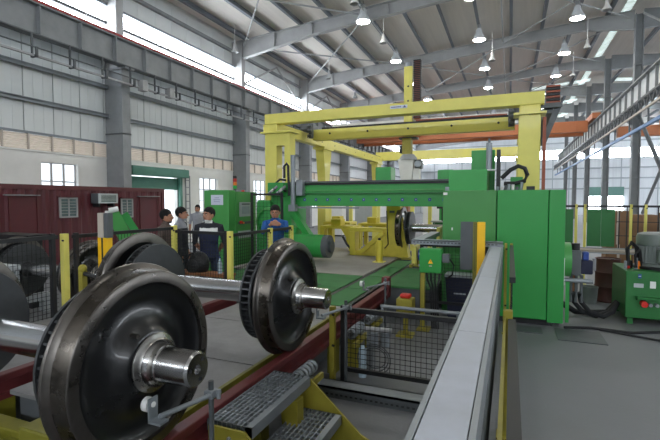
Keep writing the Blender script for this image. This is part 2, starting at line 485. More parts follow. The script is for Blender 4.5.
# sheet seams on the roof underside, nearest bays
for k in range(12):
    y = 14.5 + k*1.6
for yc in YC:
    if yc < 10: continue
    top = lambda x: deck_z(x) - 0.235
    for side, bot in ((0, [(5.6, 10.35), (3.4, 10.62), (-2, 10.12), (-8.6, 9.52), (-12.75, 8.85)]),):
        poly = [(-12.75, top(-12.75)), (5.6, top(5.6))] + bot
        mb = MB().prism(poly, yc-0.012, yc+0.012, 'XZ')
        allb = list(reversed(bot))
        for (xa, za), (xb, zb) in zip(allb[:-1], allb[1:]): mb.bar((xa, yc, za), (xb, yc, zb), 0.26, 0.03)
        mb.bar((-12.75, yc, top(-12.75)-0.01), (5.6, yc, top(5.6)-0.01), 0.26, 0.03)
        for xs in (-10.6, -8.6, -5, -2, 1, 3.4):
            zb = 0
            for (xa, za), (xb, zb_) in zip(allb[:-1], allb[1:]):
                if xa <= xs <= xb: zb = za + (zb_-za)*(xs-xa)/(xb-xa)
            mb.box(xs-0.01, xs+0.01, yc-0.12, yc+0.12, zb, top(xs))
        mb.build('rafter', 'steel_light', ce)
    mb = MB().prism([(6.0, top(6.0)), (24.8, top(24.8)), (24.8, 8.9), (20, 9.5), (9, 10.5), (6.0, 10.35)], yc-0.1, yc+0.1, 'XZ')
    mb.build('rafter', 'steel_grey', ce)
# bracing rods in the roof plane and struts
for (i, xa, xb) in ((3, -12.4, -6.0), (4, -12.4, -6.0), (4, -0.5, 5.4), (5, -6.0, -0.5), (6, -0.5, 5.4), (5, -0.5, 5.4)):
    ya, yb = YC[i], YC[i+1]
    for p, q in (((xa, ya), (xb, yb)), ((xb, ya), (xa, yb))):
        MB().cyl((p[0], p[1], deck_z(p[0])-0.55), (q[0], q[1], deck_z(q[0])-0.55), 0.035, 6).build('brace_rod', 'steel_light', ce)
for i in range(3, 8):
    for x in (-6.0, -0.5):
        MB().cyl((x, YC[i], deck_z(x)-0.5), (x, YC[i+1], deck_z(x)-0.5), 0.03, 6).build('strut', 'steel_light', ce)
for i in range(3, 7):
    MB().cyl((-12.6, YC[i], 7.6), (-12.6, YC[i]+3.7, 9.5), 0.05, 6).build('brace_rod', 'steel_light', ce) if i in (4, 5) else None
    MB().cyl((-12.6, YC[i+1], 7.6), (-12.6, YC[i]+3.7, 9.5), 0.05, 6).build('brace_rod', 'steel_light', ce) if i in (4, 5) else None
# roof lights beside the ridge row, and cross strips far away
for i in range(2, len(YC)):
    y0 = YC[i]; y1 = YC[i+1] if i+1 < len(YC) else BACK
    for k in range(12):
        ya, yb = y0 + (y1-y0)*k/12, y0 + (y1-y0)*(k+1)/12
        MB().prism([(5.1, deck_z(5.1)-0.02), (5.5, deck_z(5.5)-0.02), (5.5, deck_z(5.5)-0.004), (5.1, deck_z(5.1)-0.004)], ya+0.05, yb-0.05, 'XZ').build('skylight_panel', 'glow_sky', ce)
for yk in (40.5, 48.0, 55.5):
    for x in px_[9:14]:
        xa, xb = x+0.12, x+1.38
        if xb - xa < 0.5: continue
        MB().prism([(xa, deck_z(xa)-0.02), (xb, deck_z(xb)-0.02), (xb, deck_z(xb)-0.004), (xa, deck_z(xa)-0.004)], yk, yk+0.9, 'XZ').build('skylight_panel', 'glow_sky', ce)
for yk in (15.0, 22.5, 30.0, 37.5, 45.0):
    for x in (10.5, 16.0):
        MB().prism([(x, deck_z(x)-0.02), (x+1.3, deck_z(x+1.3)-0.02), (x+1.3, deck_z(x+1.3)-0.004), (x, deck_z(x)-0.004)], yk, yk+5, 'XZ').build('skylight_panel', 'glow_bay', ce)

# ================================================================== COLUMNS AND CRANE RUNWAYS
ordn = ['first', 'second', 'third', 'fourth', 'fifth', 'sixth', 'seventh', 'eighth', 'ninth', 'tenth', 'eleventh']
def left_column(y, label):
    t = thing('steel_column', (-12.6, y, 0), label, 'column', 'wall columns on the left')
    mb = B(-12.98, -12.95, y-0.17, y+0.17, 0, 6.3).box(-12.23, -12.2, y-0.17, y+0.17, 0, 6.3).box(-12.95, -12.23, y-0.012, y+0.012, 0, 6.3)
    mb.box(-12.95, -12.23, y-0.165, y-0.15, 0, 6.3)
    mb.build('shaft', 'steel_grey', t)
    B(-12.98, -12.0, y-0.2, y+0.2, 6.28, 6.34).build('cap_plate', 'steel_grey', t)
    B(-12.98, -12.2, y-0.2, y+0.2, 4.1, 4.14).build('splice_plate', 'steel_dark', t)
    B(-12.98, -12.42, y-0.15, y+0.15, 6.34, deck_z(-12.8)-0.23).build('upper_shaft', 'steel_light', t)
    B(-13.0, -12.1, y-0.25, y+0.25, 0, 0.05).build('base_plate', 'steel_dark', t)
    return t
lc = [y for y in YC if y > 10]
lab = ['broad grey steel wall column standing between red container and roller door', 'grey steel wall column rising just left of the yellow gantry',
       'grey steel wall column seen between the yellow gantry legs', 'far grey steel wall column behind the yellow gantry side beam',
       'farther grey wall column behind the green portal beam', 'wall column next to last before the far end', 'wall column last before the far end', 'corner column at the far end']
for k, y in enumerate(lc[:7]): left_column(y, lab[k])
def right_column(y, label):
    t = thing('steel_column', (5.8, y, 0), label, 'column', 'free-standing columns of the right row')
    mb = B(5.62, 5.65, y-0.18, y+0.18, 0, 11.1).box(5.95, 5.98, y-0.18, y+0.18, 0, 11.1).box(5.65, 5.95, y-0.015, y+0.015, 0, 11.1)
    mb.build('shaft', 'steel_grey', t)
    for z in (3.0, 5.4, 8.6): B(5.6, 6.0, y-0.19, y+0.19, z-0.02, z+0.02).build('stiffener_plate', 'steel_grey', t)
    MB().prism([(5.62, 6.1), (5.2, 6.1), (5.2, 5.95), (5.62, 5.6)], y-0.1, y+0.1, 'XZ').build('bracket', 'steel_grey', t)
    return t
lab = ['tall grey steel column nearest in the right row, beside diagonal braces', 'second grey steel column of the right row', 'third grey steel column of the right row',
       'fourth grey steel column of the right row', 'fifth grey steel column of the right row', 'sixth grey steel column of the right row']
rc = [y for y in YC if y > 25]
for k, y in enumerate(rc[:5]): right_column(y, lab[k])
MB().cyl((5.8, 19.3, 1.0), (5.8, 25.9, 6.0), 0.09, 8).build('x', 'steel_dark', None)
o = bpy.data.objects['x']; o.name = 'diagonal_brace'; tag(o, 'thick dark diagonal brace pipe rising left beside the nearest right-row column', 'brace')
o = MB().cyl((6.1, 19.3, 6.2), (6.1, 26.0, 1.2), 0.07, 8).build('diagonal_brace', 'steel_grey'); tag(o, 'thinner diagonal brace pipe crossing the dark one at the right edge', 'brace')
o = MB().cyl((5.9, 19.3, 7.6), (5.9, 26.0, 11.0), 0.05, 8).build('diagonal_brace', 'steel_light'); tag(o, 'pale diagonal brace rod above the right crane girder', 'brace')

# left runway girder
g = thing('crane_girder', (-12.1, 26, 6.34), 'long grey crane runway girder with red rail along left wall', 'crane girder')
y0, y1 = 3.0, BACK-0.5
B(-12.11, -12.09, y0, y1, 6.36, 7.16).build('web', 'steel_grey', g)
B(-12.28, -11.92, y0, y1, 7.16, 7.20).build('top_flange', 'steel_grey', g)
B(-12.25, -11.95, y0, y1, 6.34, 6.37).build('bottom_flange', 'steel_dark', g)
B(-12.4, -12.28, y0, y1, 7.12, 7.16).build('walkway', 'steel_dark', g)
B(-12.0, -11.90, y0, y1, 7.20, 7.27).build('rail', 'crane_red', g)
st = None
for k in range(48):
    y = y0 + 0.25 + k*1.25
    if st is None: st = B(-12.09, -11.94, y-0.012, y+0.012, 6.37, 7.16).build('stiffener', 'steel_grey', g)
    else: again(st, 0, k*1.25, 0)
hg = None
for k in range(34):
    y = y0 + 0.6 + k*1.1
    if hg is None:
        hg = MB().box(-11.98, -11.93, y-0.02, y+0.02, 5.72, 6.36).box(-11.98, -11.75, y-0.03, y+0.03, 5.68, 5.74).box(-11.8, -11.75, y-0.03, y+0.03, 5.68, 5.95).build('hanger', 'steel_dark', g)
    else: again(hg, 0, k*1.1, 0)
B(-11.9, -11.82, y0, 40, 5.70, 5.75).build('busbar', 'steel_light', g)
B(-11.9, -11.84, y0, 40, 5.95, 5.97).build('busbar', 'steel_dark', g)
for y, z in ((11.6, 5.62), (12.9, 5.66), (20.0, 5.5)):
    B(-11.95, -11.7, y, y+0.22, z, z+0.35).build('junction_box', 'steel_light', g)
# railing on the walkway
for k in range(16):
    y = 10 + k*1.5; MB().cyl((-12.35, y, 7.16), (-12.35, y, 8.0), 0.012, 5).build('railing_post', 'steel_light', g)
# right runway girder
g = thing('crane_girder', (5.35, 40, 5.6), 'grey crane runway girder with pale stiffened panels and lattice on right row', 'crane girder')
y0, y1 = 17.0, 60.5
B(5.34, 5.36, y0, y1, 6.15, 7.18).build('web', 'sheet', g)
B(5.15, 5.55, y0, y1, 7.18, 7.24).build('top_flange', 'steel_grey', g)
B(5.15, 5.55, y0, y1, 6.12, 6.16).build('bottom_flange', 'steel_dark', g)
B(5.31, 5.39, y0, y1, 7.24, 7.32).build('rail', 'steel_dark', g)
st = None
for k in range(34):
    y = y0 + 0.4 + k*1.25
    if st is None: st = B(5.24, 5.34, y-0.03, y+0.03, 6.15, 7.18).build('stiffener', 'steel_grey', g)
    else: again(st, 0, k*1.25, 0)
B(4.9, 4.98, y0, y1, 5.98, 6.06).build('lattice_chord', 'steel_dark', g)
B(4.9, 4.98, y0, y1, 5.48, 5.56).build('lattice_chord', 'louver_frame', g)
lt = None
for k in range(54):
    y = y0 + k*0.8
    if lt is None: lt = MB().bar((4.94, y, 5.52), (4.94, y+0.4, 6.02), 0.05).bar((4.94, y+0.4, 6.02), (4.94, y+0.8, 5.52), 0.05).box(4.94, 5.3, y-0.03, y+0.03, 6.02, 6.1).build('lattice_diagonal', 'steel_dark', g)
    else: again(lt, 0, k*0.8, 0)
o = thing('cable_rail', (5.0, 40, 4.9), 'blue-grey rail hanging under the right crane girder', 'rail')
B(4.98, 5.08, 17, 60, 4.82, 4.95).build('rail_bar', 'blue_rail', o)
for k in range(14): B(5.0, 5.06, 18+k*3.0, 18.06+k*3.0, 4.95, 5.5).build('hanger', 'steel_dark', o)
# bridge crane far away
c = thing('bridge_crane', (-3.8, 35, 6.2), 'orange overhead bridge crane spanning the hall far behind gantry', 'crane')
B(-11.85, 4.85, 34.6, 35.1, 6.55, 7.3).build('girder', 'orange', c, bev=0.02)
B(-11.85, 4.85, 36.6, 37.1, 6.55, 7.3).build('girder', 'orange', c, bev=0.02)
for x in (-12.0, 5.25): B(x-0.25, x+0.25, 34.0, 37.8, 7.34, 7.7).build('end_carriage', 'orange', c)
for k in range(13): B(-11.5+k*1.3, -11.47+k*1.3, 34.57, 34.6, 6.58, 7.27).build('stiffener', 'orange', c)
B(-2.5, -1.0, 34.8, 36.9, 7.3, 7.9).build('trolley', 'steel_dark', c)
MB().cyl((-11.5, 34.3, 6.9), (-6.5, 34.3, 6.9), 0.14, 10).build('drive_shaft', 'orange', c)
c = thing('bridge_crane', (14, 34, 6.0), 'second orange overhead crane in the neighbouring right bay', 'crane')
B(6.4, 24, 33.5, 34.0, 5.95, 6.6).build('girder', 'orange', c)
for k in range(9): B(7+k*1.6, 7.9+k*1.6, 33.3, 33.5, 6.5, 7.1).build('panel_box', ['white', 'orange', 'steel_dark'][k % 3], c)

# ================================================================== LAMPS
def lamp_make():
    t = thing('high_bay_lamp', (0, 0, 0), 'x', 'lamp', 'high-bay lamps under the roof')
    MB().lathe([(0.10, 0.55), (0.14, 0.5), (0.15, 0.36), (0.30, 0.08), (0.31, 0.0), (0.29, 0.0), (0.13, 0.33)], (0,0,0), 'Z', 20).build('reflector', 'lamp_acrylic', t)
    MB().lathe([(0.0, -0.035), (0.15, -0.03), (0.26, -0.012), (0.285, 0.01)], (0,0,0), 'Z', 20).build('glass', 'glow_lamp', t)
    MB().cyl((0,0,0.53), (0,0,0.75), 0.09, 12).build('ballast_housing', 'lamp_alu', t)
    MB().cyl((0,0,0.74), (0,0,0.9), 0.012, 6).build('hanger_rod', 'steel_dark', t)
    return t
rows = {'left': (-6.05, (8.3, 13.4, 18.5, 24.4, 29.5, 34.7, 40, 46)), 'middle': (-1.57, (13.4, 18.4, 23.4, 28.6, 33.5, 38.6, 44, 50)), 'right': (2.6, (3.2, 13.0, 17.5, 22.3, 27.3, 32.0, 37.0, 42.5, 48))}  # near lamps out of view are added to light the camera-facing sides
seen = {('left', 18.5): 'nearest lit', ('left', 24.4): 'second lit', ('left', 34.7): 'third lit',
        ('middle', 23.4): 'nearest lit', ('middle', 28.6): 'second lit', ('middle', 33.5): 'third lit', ('middle', 38.6): 'fourth lit',
        ('right', 22.3): 'nearest lit', ('right', 27.3): 'second lit', ('right', 32.0): 'third lit', ('right', 37.0): 'fourth lit'}
L0 = None
for rname, (x, ys) in rows.items():
    for y in ys:
        lb = seen.get((rname, y))
        lb = f'{lb} round high-bay lamp in the {rname} row under the roof' if lb else f'{ordn[ys.index(y)]} high-bay lamp, assumed, counted from the near end of the {rname} roof row'
        z = min(9.85, deck_z(x) - 0.93)
        if L0 is None: L0 = lamp_make(); L0.location = (x, y, z); L0['label'] = lb
        else: dup(L0, (x, y, z), lb)
# small unlit pendant lamps
P0 = None
pend = [(-12.0, 17.5, 8.75, 'small unlit bell pendant lamp hanging just above the left crane girder'), (-9.73, 23.5, 8.8, 'small unlit bell pendant lamp under second rafter at left'),
        (-5.39, 19.4, 8.9, 'small unlit bell pendant lamp right of the nearest left-row high-bay lamp'), (-5.3, 15.2, 8.9, 'small unlit bell pendant lamp cut by the top edge'),
        (-9.88, 28.5, 8.8, 'small unlit bell pendant lamp low above the yellow gantry beam'), (3.25, 19.5, 9.0, 'small unlit bell pendant lamp nearest at right above crane girder'),
        (3.25, 24.0, 9.0, 'small unlit bell pendant lamp between right lamp row and right column'), (-0.96, 23.9, 8.9, 'small unlit bell pendant lamp by the middle lamp row'),
        (3.25, 29.0, 9.0, 'small unlit bell pendant lamp farthest at right above crane girder')]
for x, y, z, lb in pend:
    if P0 is None:
        P0 = thing('pendant_lamp', (x, y, z), lb, 'lamp', 'small unlit pendant lamps')
        MB().lathe([(0.03, 0.42), (0.06, 0.36), (0.07, 0.22), (0.17, 0.02), (0.17, 0.0), (0.06, 0.19)], (x, y, z), 'Z', 14).build('bell_shade', 'steel_light', P0)
        MB().cyl((x, y, z+0.4), (x, y, z+1.4), 0.014, 6).build('hanger_rod', 'white', P0)
    else: dup(P0, (x, y, z), lb)

# ================================================================== RED CONTAINER OFFICE
c = thing('container_office', (-11.9, 6.5, 0), 'dark red corrugated container office beside left wall', 'container')
X0, X1, Y0, Y1, ZT = -12.85, -11.0, 2.2, 11.75, 2.24
mb = MB(); n_ = 62; prof = []
pitch = (Y1-Y0-0.2)/n_*2
yy = Y0 + 0.1
pts = []
while yy < Y1 - 0.1:
    pts += [(yy, X1-0.035), (yy+pitch*0.32, X1-0.035), (yy+pitch*0.5, X1), (yy+pitch*0.82, X1)]; yy += pitch
pts = [p for p in pts if p[0] < Y1-0.1]
vs = []
for yv, xv in pts: vs += [(xv, yv, 0.15), (xv, yv, ZT-0.1)]
mb._a(vs, [(2*i, 2*i+2, 2*i+3, 2*i+1) for i in range(len(pts)-1)])
mb.build('corrugated_side', 'container_red', c)
B(X0, X1-0.06, Y0+0.02, Y1-0.02, 0.1, ZT-0.03).build('body', 'container_red', c)
B(X0, X1+0.01, Y0, Y1, ZT-0.12, ZT).build('top_rail', 'container_trim', c)
B(X0, X1+0.01, Y0, Y1, 0.0, 0.16).build('bottom_rail', 'container_trim', c)
for y in (Y0, Y1-0.12): B(X1-0.1, X1+0.015, y, y+0.12, 0, ZT).build('corner_post', 'container_trim', c)
for (ya, yb, za, zb) in ((7.98, 8.42, 1.42, 1.88), (9.95, 10.32, 1.35, 1.86)):
    w = B(X1, X1+0.02, ya, yb, za, zb).build('window', 'window_dark', c)
    f = MB()
    for a, b, p, q in ((ya-0.04, yb+0.04, za-0.04, za), (ya-0.04, yb+0.04, zb, zb+0.04), (ya-0.04, ya, za, zb), (yb, yb+0.04, za, zb), ((ya+yb)/2-0.015, (ya+yb)/2+0.015, za, zb)):
        f.box(X1, X1+0.05, a, b, p, q)
    f.build('window_frame', 'steel_light', w)
    B(X1, X1+0.12, ya-0.08, yb+0.08, zb+0.06, zb+0.075).build('rain_hood', 'container_trim', w)
    g_ = MB()
    for k in range(1, 6): z = za+(zb-za)*k/6; g_.box(X1+0.03, X1+0.04, ya, yb, z-0.006, z+0.006)
    g_.build('window_grille', 'steel_light', w)
for (ya, yb) in ((6.72, 7.35), (10.7, 11.4)):
    d = B(X1+0.0, X1+0.012, ya, yb, 0.2, 1.95).build('door', 'container_red', c)
    B(X1, X1+0.03, ya-0.04, ya, 0.2, 1.95).build('door_jamb', 'container_trim', d)
    B(X1, X1+0.03, yb, yb+0.04, 0.2, 1.95).build('door_jamb', 'container_trim', d)
    B(X1, X1+0.1, ya-0.15, yb+0.05, 1.96, 1.985).build('rain_hood', 'steel_grey', d)
o = thing('air_conditioner', (-10.9, 9.2, 1.77), 'window air conditioner box sticking out of red container side', 'air conditioner')
B(-11.0, -10.72, 8.9, 9.55, 1.76, 2.04).build('casing', 'steel_dark', o, bev=0.01)
f = B(-10.72, -10.70, 8.98, 9.5, 1.8, 2.0).build('grille', 'window_dark', o)
mb = MB()
for a, b, p, q in ((8.9, 9.55, 1.76, 1.80), (8.9, 9.55, 2.0, 2.04), (8.9, 8.98, 1.8, 2.0), (9.5, 9.55, 1.8, 2.0)): mb.box(-10.72, -10.69, a, b, p, q)
mb.build('front_frame', 'panel_grey', o)
mb = MB()
for k in range(5): mb.box(-10.7, -10.692, 8.98, 9.5, 1.83+k*0.036, 1.84+k*0.036)
mb.build('louver', 'panel_grey', f)
B(-11.0, -10.75, 8.95, 9.0, 1.66, 1.76).build('bracket', 'black', o)
B(-11.0, -10.75, 9.45, 9.5, 1.66, 1.76).build('bracket', 'black', o)

# ================================================================== WHEELSETS
def wheelset(name, y, zc, label, x_out=-1.70, dirty=False):
    t = thing(name, (x_out-0.9, y, zc-0.47), label, 'wheelset', 'railway wheelsets')
    def rim(xo, s):
        pr = [(0.405, 0), (0.456, 0), (0.464, -0.006), (0.468, -0.02), (0.474, -0.088), (0.482, -0.1), (0.498, -0.108), (0.502, -0.118), (0.497, -0.13), (0.485, -0.135), (0.405, -0.135)]
        return [(r, s*x) for r, x in pr]
    def plate(s):
        pr = [(0.408, -0.018), (0.39, -0.045), (0.34, -0.068), (0.285, -0.072), (0.235, -0.055), (0.19, -0.02), (0.165, 0.012), (0.15, 0.02), (0.12, 0.022),
              (0.12, -0.16), (0.155, -0.155), (0.18, -0.11), (0.235, -0.1), (0.285, -0.105), (0.34, -0.105), (0.39, -0.1), (0.408, -0.11)]
        return [(r, s*x) for r, x in pr]
    xl = x_out - 1.86
    for xo, s in ((x_out, 1), (xl, -1)):
        w = MB().lathe(plate(s), (xo, y, zc), 'X', 64, closed=False).build('wheel', 'wheel_paint', t)
        MB().lathe(rim(xo, s), (xo, y, zc), 'X', 72, closed=True).build('rim', 'rim_steel', w)
        tr = [(0.4645, -0.006), (0.4685, -0.02), (0.4745, -0.087)]
        MB().lathe([(r, s*x) for r, x in tr], (xo, y, zc), 'X', 72).build('tread_band', 'tread_steel', w)
        MB().lathe([(0.12, s*0.022), (0.148, s*0.024), (0.150, s*0.034), (0.140, s*0.042), (0.130, s*0.045), (0.118, s*0.055), (0.106, s*0.078), (0.101, s*0.095), (0.1, s*0.10), (0.09, s*0.10)], (xo, y, zc), 'X', 48).build('hub_collar', 'journal_steel', w)
        MB().cyl((xo-s*0.02, y-0.10*s, zc+0.16), (xo+s*0.022, y-0.10*s, zc+0.16), 0.012, 8).build('oil_plug', 'rim_steel', w)
        xd = xo - s*0.27
        d = MB().lathe([(0.10, 0.07), (0.387, 0.055), (0.392, 0.05), (0.392, 0.034), (0.12, 0.034)], (xd, y, zc), 'X', 48).lathe([(0.10, -0.07), (0.387, -0.055), (0.392, -0.05), (0.392, -0.034), (0.12, -0.034)], (xd, y, zc), 'X', 48).build('brake_disc', 'disc_iron', t)
        mb = MB()
        for k in range(44):
            a = 2*math.pi*k/44
            mb.bar((xd, y+0.16*math.cos(a), zc+0.16*math.sin(a)), (xd, y+0.326*math.cos(a), zc+0.326*math.sin(a)), 0.07, 0.012) if False else None
            c_, s_ = math.cos(a), math.sin(a)
            p = [(0.16, -0.006), (0.384, -0.006), (0.384, 0.006), (0.16, 0.006)]
            vs = []
            for xx in (-0.036, 0.036):
                for r, q in p: vs.append((xd+xx, y + r*c_ - q*s_, zc + r*s_ + q*c_))
            mb._a(vs, [(0,1,2,3), (7,6,5,4), (0,4,5,1), (1,5,6,2), (2,6,7,3), (3,7,4,0)])
        mb.build('cooling_fins', 'disc_iron', d)
    L, Rr = xl - 0.30, x_out + 0.30
    mid = (L+Rr)/2
    MB().lathe([(0.0, L), (0.075, L), (0.086, L+0.012), (0.088, L+0.2), (0.118, L+0.24), (0.118, L+0.62), (0.098, L+0.68), (0.094, mid), (0.098, Rr-0.68), (0.118, Rr-0.62), (0.118, Rr-0.24),
                (0.092, Rr-0.2), (0.088, Rr-0.19), (0.088, Rr-0.012), (0.078, Rr), (0.024, Rr), (0.02, Rr-0.02), (0.0, Rr-0.02)], (0, y, zc), 'X', 48).build('axle', 'axle_steel', t)
    for k in range(3):
        a = R(50 + 120*k)
        MB().cyl((Rr-0.006, y+0.055*math.cos(a), zc+0.055*math.sin(a)), (Rr+0.002, y+0.055*math.cos(a), zc+0.055*math.sin(a)), 0.011, 10).build('bolt_hole', 'black', t)
    return t
W1 = wheelset('wheelset', 1.70, 1.02, 'railway wheelset nearest the camera with bright axle end at lower left')
W2 = wheelset('wheelset', 3.36, 1.02, 'second railway wheelset behind the nearest one, with finned brake disc')
W3 = wheelset('wheelset', 4.45, 0.78, 'dusty railway wheelset standing behind the left mesh fence', x_out=-5.40)
W4 = wheelset('wheelset', 10.35, 1.19, 'railway wheelset being held in the yellow stand under green portal', x_out=-0.60)
# running rails
for x, lb in ((-1.735, 'red-brown steel running rail on the right, under the near wheels'), (-3.525, 'red-brown steel running rail on the left under the wheelsets')):
    t = thing('running_rail', (x, 3.3, 0), lb, 'rail', 'red running rails')
    ye = 6.55 if x > -2 else 5.1
    B(x-0.042, x+0.042, 0.2, ye, 0.49, 0.545).build('rail_head', 'red_rail', t, bev=0.008)
    B(x-0.012, x+0.012, 0.2, ye, 0.40, 0.49).build('rail_web', 'red_rail', t)
    B(x-0.05, x+0.05, 0.2, ye, 0.36, 0.40).build('rail_foot', 'red_rail', t)
    for k in range(7): B(x-0.045, x+0.045, 0.5+k*0.75, 0.62+k*0.75, 0.0, 0.36).build('rail_support', 'olive', t)
    if x > -2: B(x-0.06, x+0.06, 6.42, 6.56, 0.36, 0.68).build('end_stop', 'red_rail', t, bev=0.02)
# pedestals for the wheelset behind the fence and the far stand
t = thing('wheel_pedestal', (-6.3, 4.45, 0), 'grey steel frame holding wheelset behind the left fence', 'stand')
for x in (-5.46, -7.2):
    B(x-0.1, x+0.1, 3.9, 5.0, 0.2, 0.3).build('support_beam', 'panel_grey', t)
    for yy in (3.95, 4.85): B(x-0.06, x+0.06, yy, yy+0.1, 0, 0.2).build('leg', 'panel_grey', t)
t = thing('work_trolley', (-6.4, 3.4, 0), 'light grey steel trolley in front of wheelset behind left fence', 'trolley')
B(-6.75, -5.95, 3.3, 3.75, 0.92, 1.0).build('tray', 'panel_grey', t, bev=0.01)
B(-6.75, -5.95, 3.3, 3.75, 0.45, 0.5).build('shelf', 'panel_grey', t)
for x in (-6.72, -6.02):
    for y in (3.33, 3.69): B(x, x+0.05, y, y+0.05, 0, 0.92).build('leg', 'panel_grey', t)
MB().ball((-6.2, 3.5, 1.0), 0.14, 0.14, 0.1, 12, zmin=0).build('cover', 'galv_dark', t)

# ---------------- springs and jacks along the right rail
def coil_row(y, z, label):
    t = thing('roller_coil_row', (-1.545, y, z-0.06), label, 'roller row', 'grey coil rows beside the right rail')
    for k in range(6):
        MB().lathe([(0.036, -0.008), (0.046, -0.013), (0.056, -0.009), (0.059, 0), (0.056, 0.009), (0.046, 0.013), (0.036, 0.008)], (-1.545, y+k*0.062, z), 'Y', 18, closed=True).build('coil_ring', 'galv', t)
    MB().cyl((-1.545, y-0.05, z), (-1.545, y+0.38, z), 0.022, 12).build('core_tube', 'galv_dark', t)
    B(-1.50, -1.47, y-0.1, y+0.4, z-0.12, z-0.07).build('guide_bar', 'yellow_worn_shaded', t)
    B(-1.62, -1.5, y+0.10, y+0.16, 0.0, z-0.05).build('bracket', 'yellow_worn_shaded', t)
    return t
coil_row(3.03, 0.43, 'row of grey coil rings under second wheel beside the top step')
coil_row(4.35, 0.42, 'row of grey coil rings just behind the mesh fence post')
coil_row(4.95, 0.42, 'farthest row of grey coil rings beside the red rail')
t = thing('pneumatic_unit', (-1.35, 4.6, 0), 'pneumatic regulator with coiled air hoses behind mesh fence', 'regulator')
B(-1.42, -1.34, 4.5, 4.58, 0.0, 0.42).build('post', 'steel_grey', t)
MB().cyl((-1.34, 4.5, 0.26), (-1.34, 4.5, 0.42), 0.05, 12).build('filter_bowl', 'galv', t)
MB().cyl((-1.22, 4.55, 0.26), (-1.22, 4.55, 0.42), 0.05, 12).build('filter_bowl', 'galv', t)
MB().cyl((-1.45, 4.52, 0.44), (-1.15, 4.55, 0.44), 0.03, 10).build('manifold', 'steel_light', t)
for k in range(3):
    mb = MB(); r = 0.12 + 0.03*k
    mb.tube([(-1.30+r*math.cos(a/8), 4.42-0.02*k, 0.17+r*math.sin(a/8)*0.9) for a in range(0, 52)], 0.006, 6).build('air_hose', 'steel_dark', t)
t = MB().cyl((-1.40, 4.30, 0.12), (-1.40, 4.30, 0.3), 0.04, 12).cyl((-1.40, 4.30, 0.30), (-1.40, 4.30, 0.33), 0.02, 8).cyl((-1.40, 4.30, 0.0), (-1.40, 4.30, 0.12), 0.042, 12).build('water_bottle', 'plastic_clear')
tag(t, 'clear plastic bottle on floor behind fence post', 'bottle')
t = thing('yellow_jack_frame', (-1.2, 5.6, 0), 'yellow jack frame with red cap right of red rail end', 'jack')
B(-1.40, -1.18, 5.75, 5.95, 0.28, 0.52).box(-1.32, -1.26, 5.82, 5.88, 0.02, 0.28).build('body', 'yellow_worn_shaded', t, bev=0.01)
B(-1.36, -1.22, 5.79, 5.91, 0.52, 0.58).build('cap', 'red', t, bev=0.02)
B(-1.4, -1.18, 5.74, 5.96, 0.0, 0.03).build('base', 'yellow_worn_shaded', t)
t = thing('pipe_rail', (-1.0, 5.5, 0), 'grey horizontal pipe barrier in front of yellow jack', 'barrier')
MB().cyl((-1.5, 5.35, 0.5), (-0.5, 5.35, 0.5), 0.022, 10).build('pipe', 'galv', t)
for x in (-1.48, -0.55): MB().cyl((x, 5.35, 0), (x, 5.35, 0.52), 0.02, 8).build('leg', 'galv', t)

# ---------------- sensor arms
def sensor_arm(x, y, z, px, py, pz, label, z0=0.0):
    t = thing('sensor_arm', (x, y, z0), label, 'sensor arm', 'clamped sensor arms along the rail')
    MB().cyl((x, y, z0), (x, y, z+0.07), 0.015, 14).build('post', 'galv_dark', t)
    B(x-0.028, x+0.028, y-0.03, y+0.03, z-0.022, z+0.022).build('clamp', 'galv', t, bev=0.006)
    MB().cyl((x+0.05, y, z-0.02), (x+0.05, y, z+0.03), 0.012, 8).build('clamp_bolt', 'galv', t)
    MB().cyl((x+0.03, y+0.04, z), (px+0.03, py, pz), 0.013, 12).build('rod', 'galv', t)
    B(px-0.015, px+0.06, py-0.03, py+0.03, pz-0.03, pz-0.018).build('foot_plate', 'galv', t)
    p = B(px-0.015, px-0.008, py-0.03, py+0.03, pz-0.03, pz+0.09).build('angle_plate', 'galv', t)
    MB().cyl((px-0.02, py, pz+0.055), (px-0.004, py, pz+0.055), 0.014, 10).build('sensor_eye', 'white', p)
    MB().cyl((px-0.055, py, pz+0.05), (px-0.02, py, pz+0.05), 0.036, 18).build('reflector', 'white', t)
    return t
sensor_arm(-1.50, 1.93, 0.79, -1.60, 1.62, 0.79, 'tubular sensor arm with white plate in front of nearest wheel')
sensor_arm(-1.47, 3.98, 0.80, -1.60, 3.62, 0.80, 'tubular sensor arm beside second wheel axle end')
sensor_arm(-1.55, 5.75, 0.72, -1.72, 5.35, 0.72, 'small sensor arm with hook over the red rail end')

# ---------------- steps
t = thing('step_unit', (-1.4, 2.5, 0), 'yellow steel steps with grey grating treads in foreground', 'steps')
prof = [(-1.62, 0.0), (-1.65, 0.42), (-1.65, 0.505), (-1.40, 0.505), (-0.98, 0.14), (-0.72, 0.02), (-0.72, 0.0)]
for y in (2.10, 2.97):
    s_ = MB().prism(prof, y-0.008, y+0.008, 'XZ').build('stringer', 'yellow_worn_shaded', t)
    for bx, bz in ((-1.5, 0.45), (-1.2, 0.24)): MB().cyl((bx, y-0.02, bz), (bx, y+0.02, bz), 0.014, 8).build('bolt', 'steel_grey', s_)
for (xa, xb, z) in ((-1.685, -1.37, 0.52), (-1.46, -1.12, 0.27), (-1.16, -0.84, 0.045)):
    tr = B(xb-0.035, xb, 2.125, 2.945, z-0.07, z).build('tread_nosing', 'galv', t)
    mb = MB()
    ng = 9
    for k in range(ng):
        x = xa + 0.01 + (xb-0.05-xa)*k/(ng-1); mb.box(x-0.005, x+0.005, 2.125, 2.945, z-0.03, z)
    for k in range(15):
        y = 2.13 + 0.81*k/14; mb.box(xa, xb-0.03, y-0.0025, y+0.0025, z-0.012, z-0.001)
    mb.build('grating', 'galv', tr, kind='stuff')
    for y in (2.125, 2.935): B(xa, xb, y, y+0.01, z-0.07, z).build('end_plate', 'galv_dark', tr)
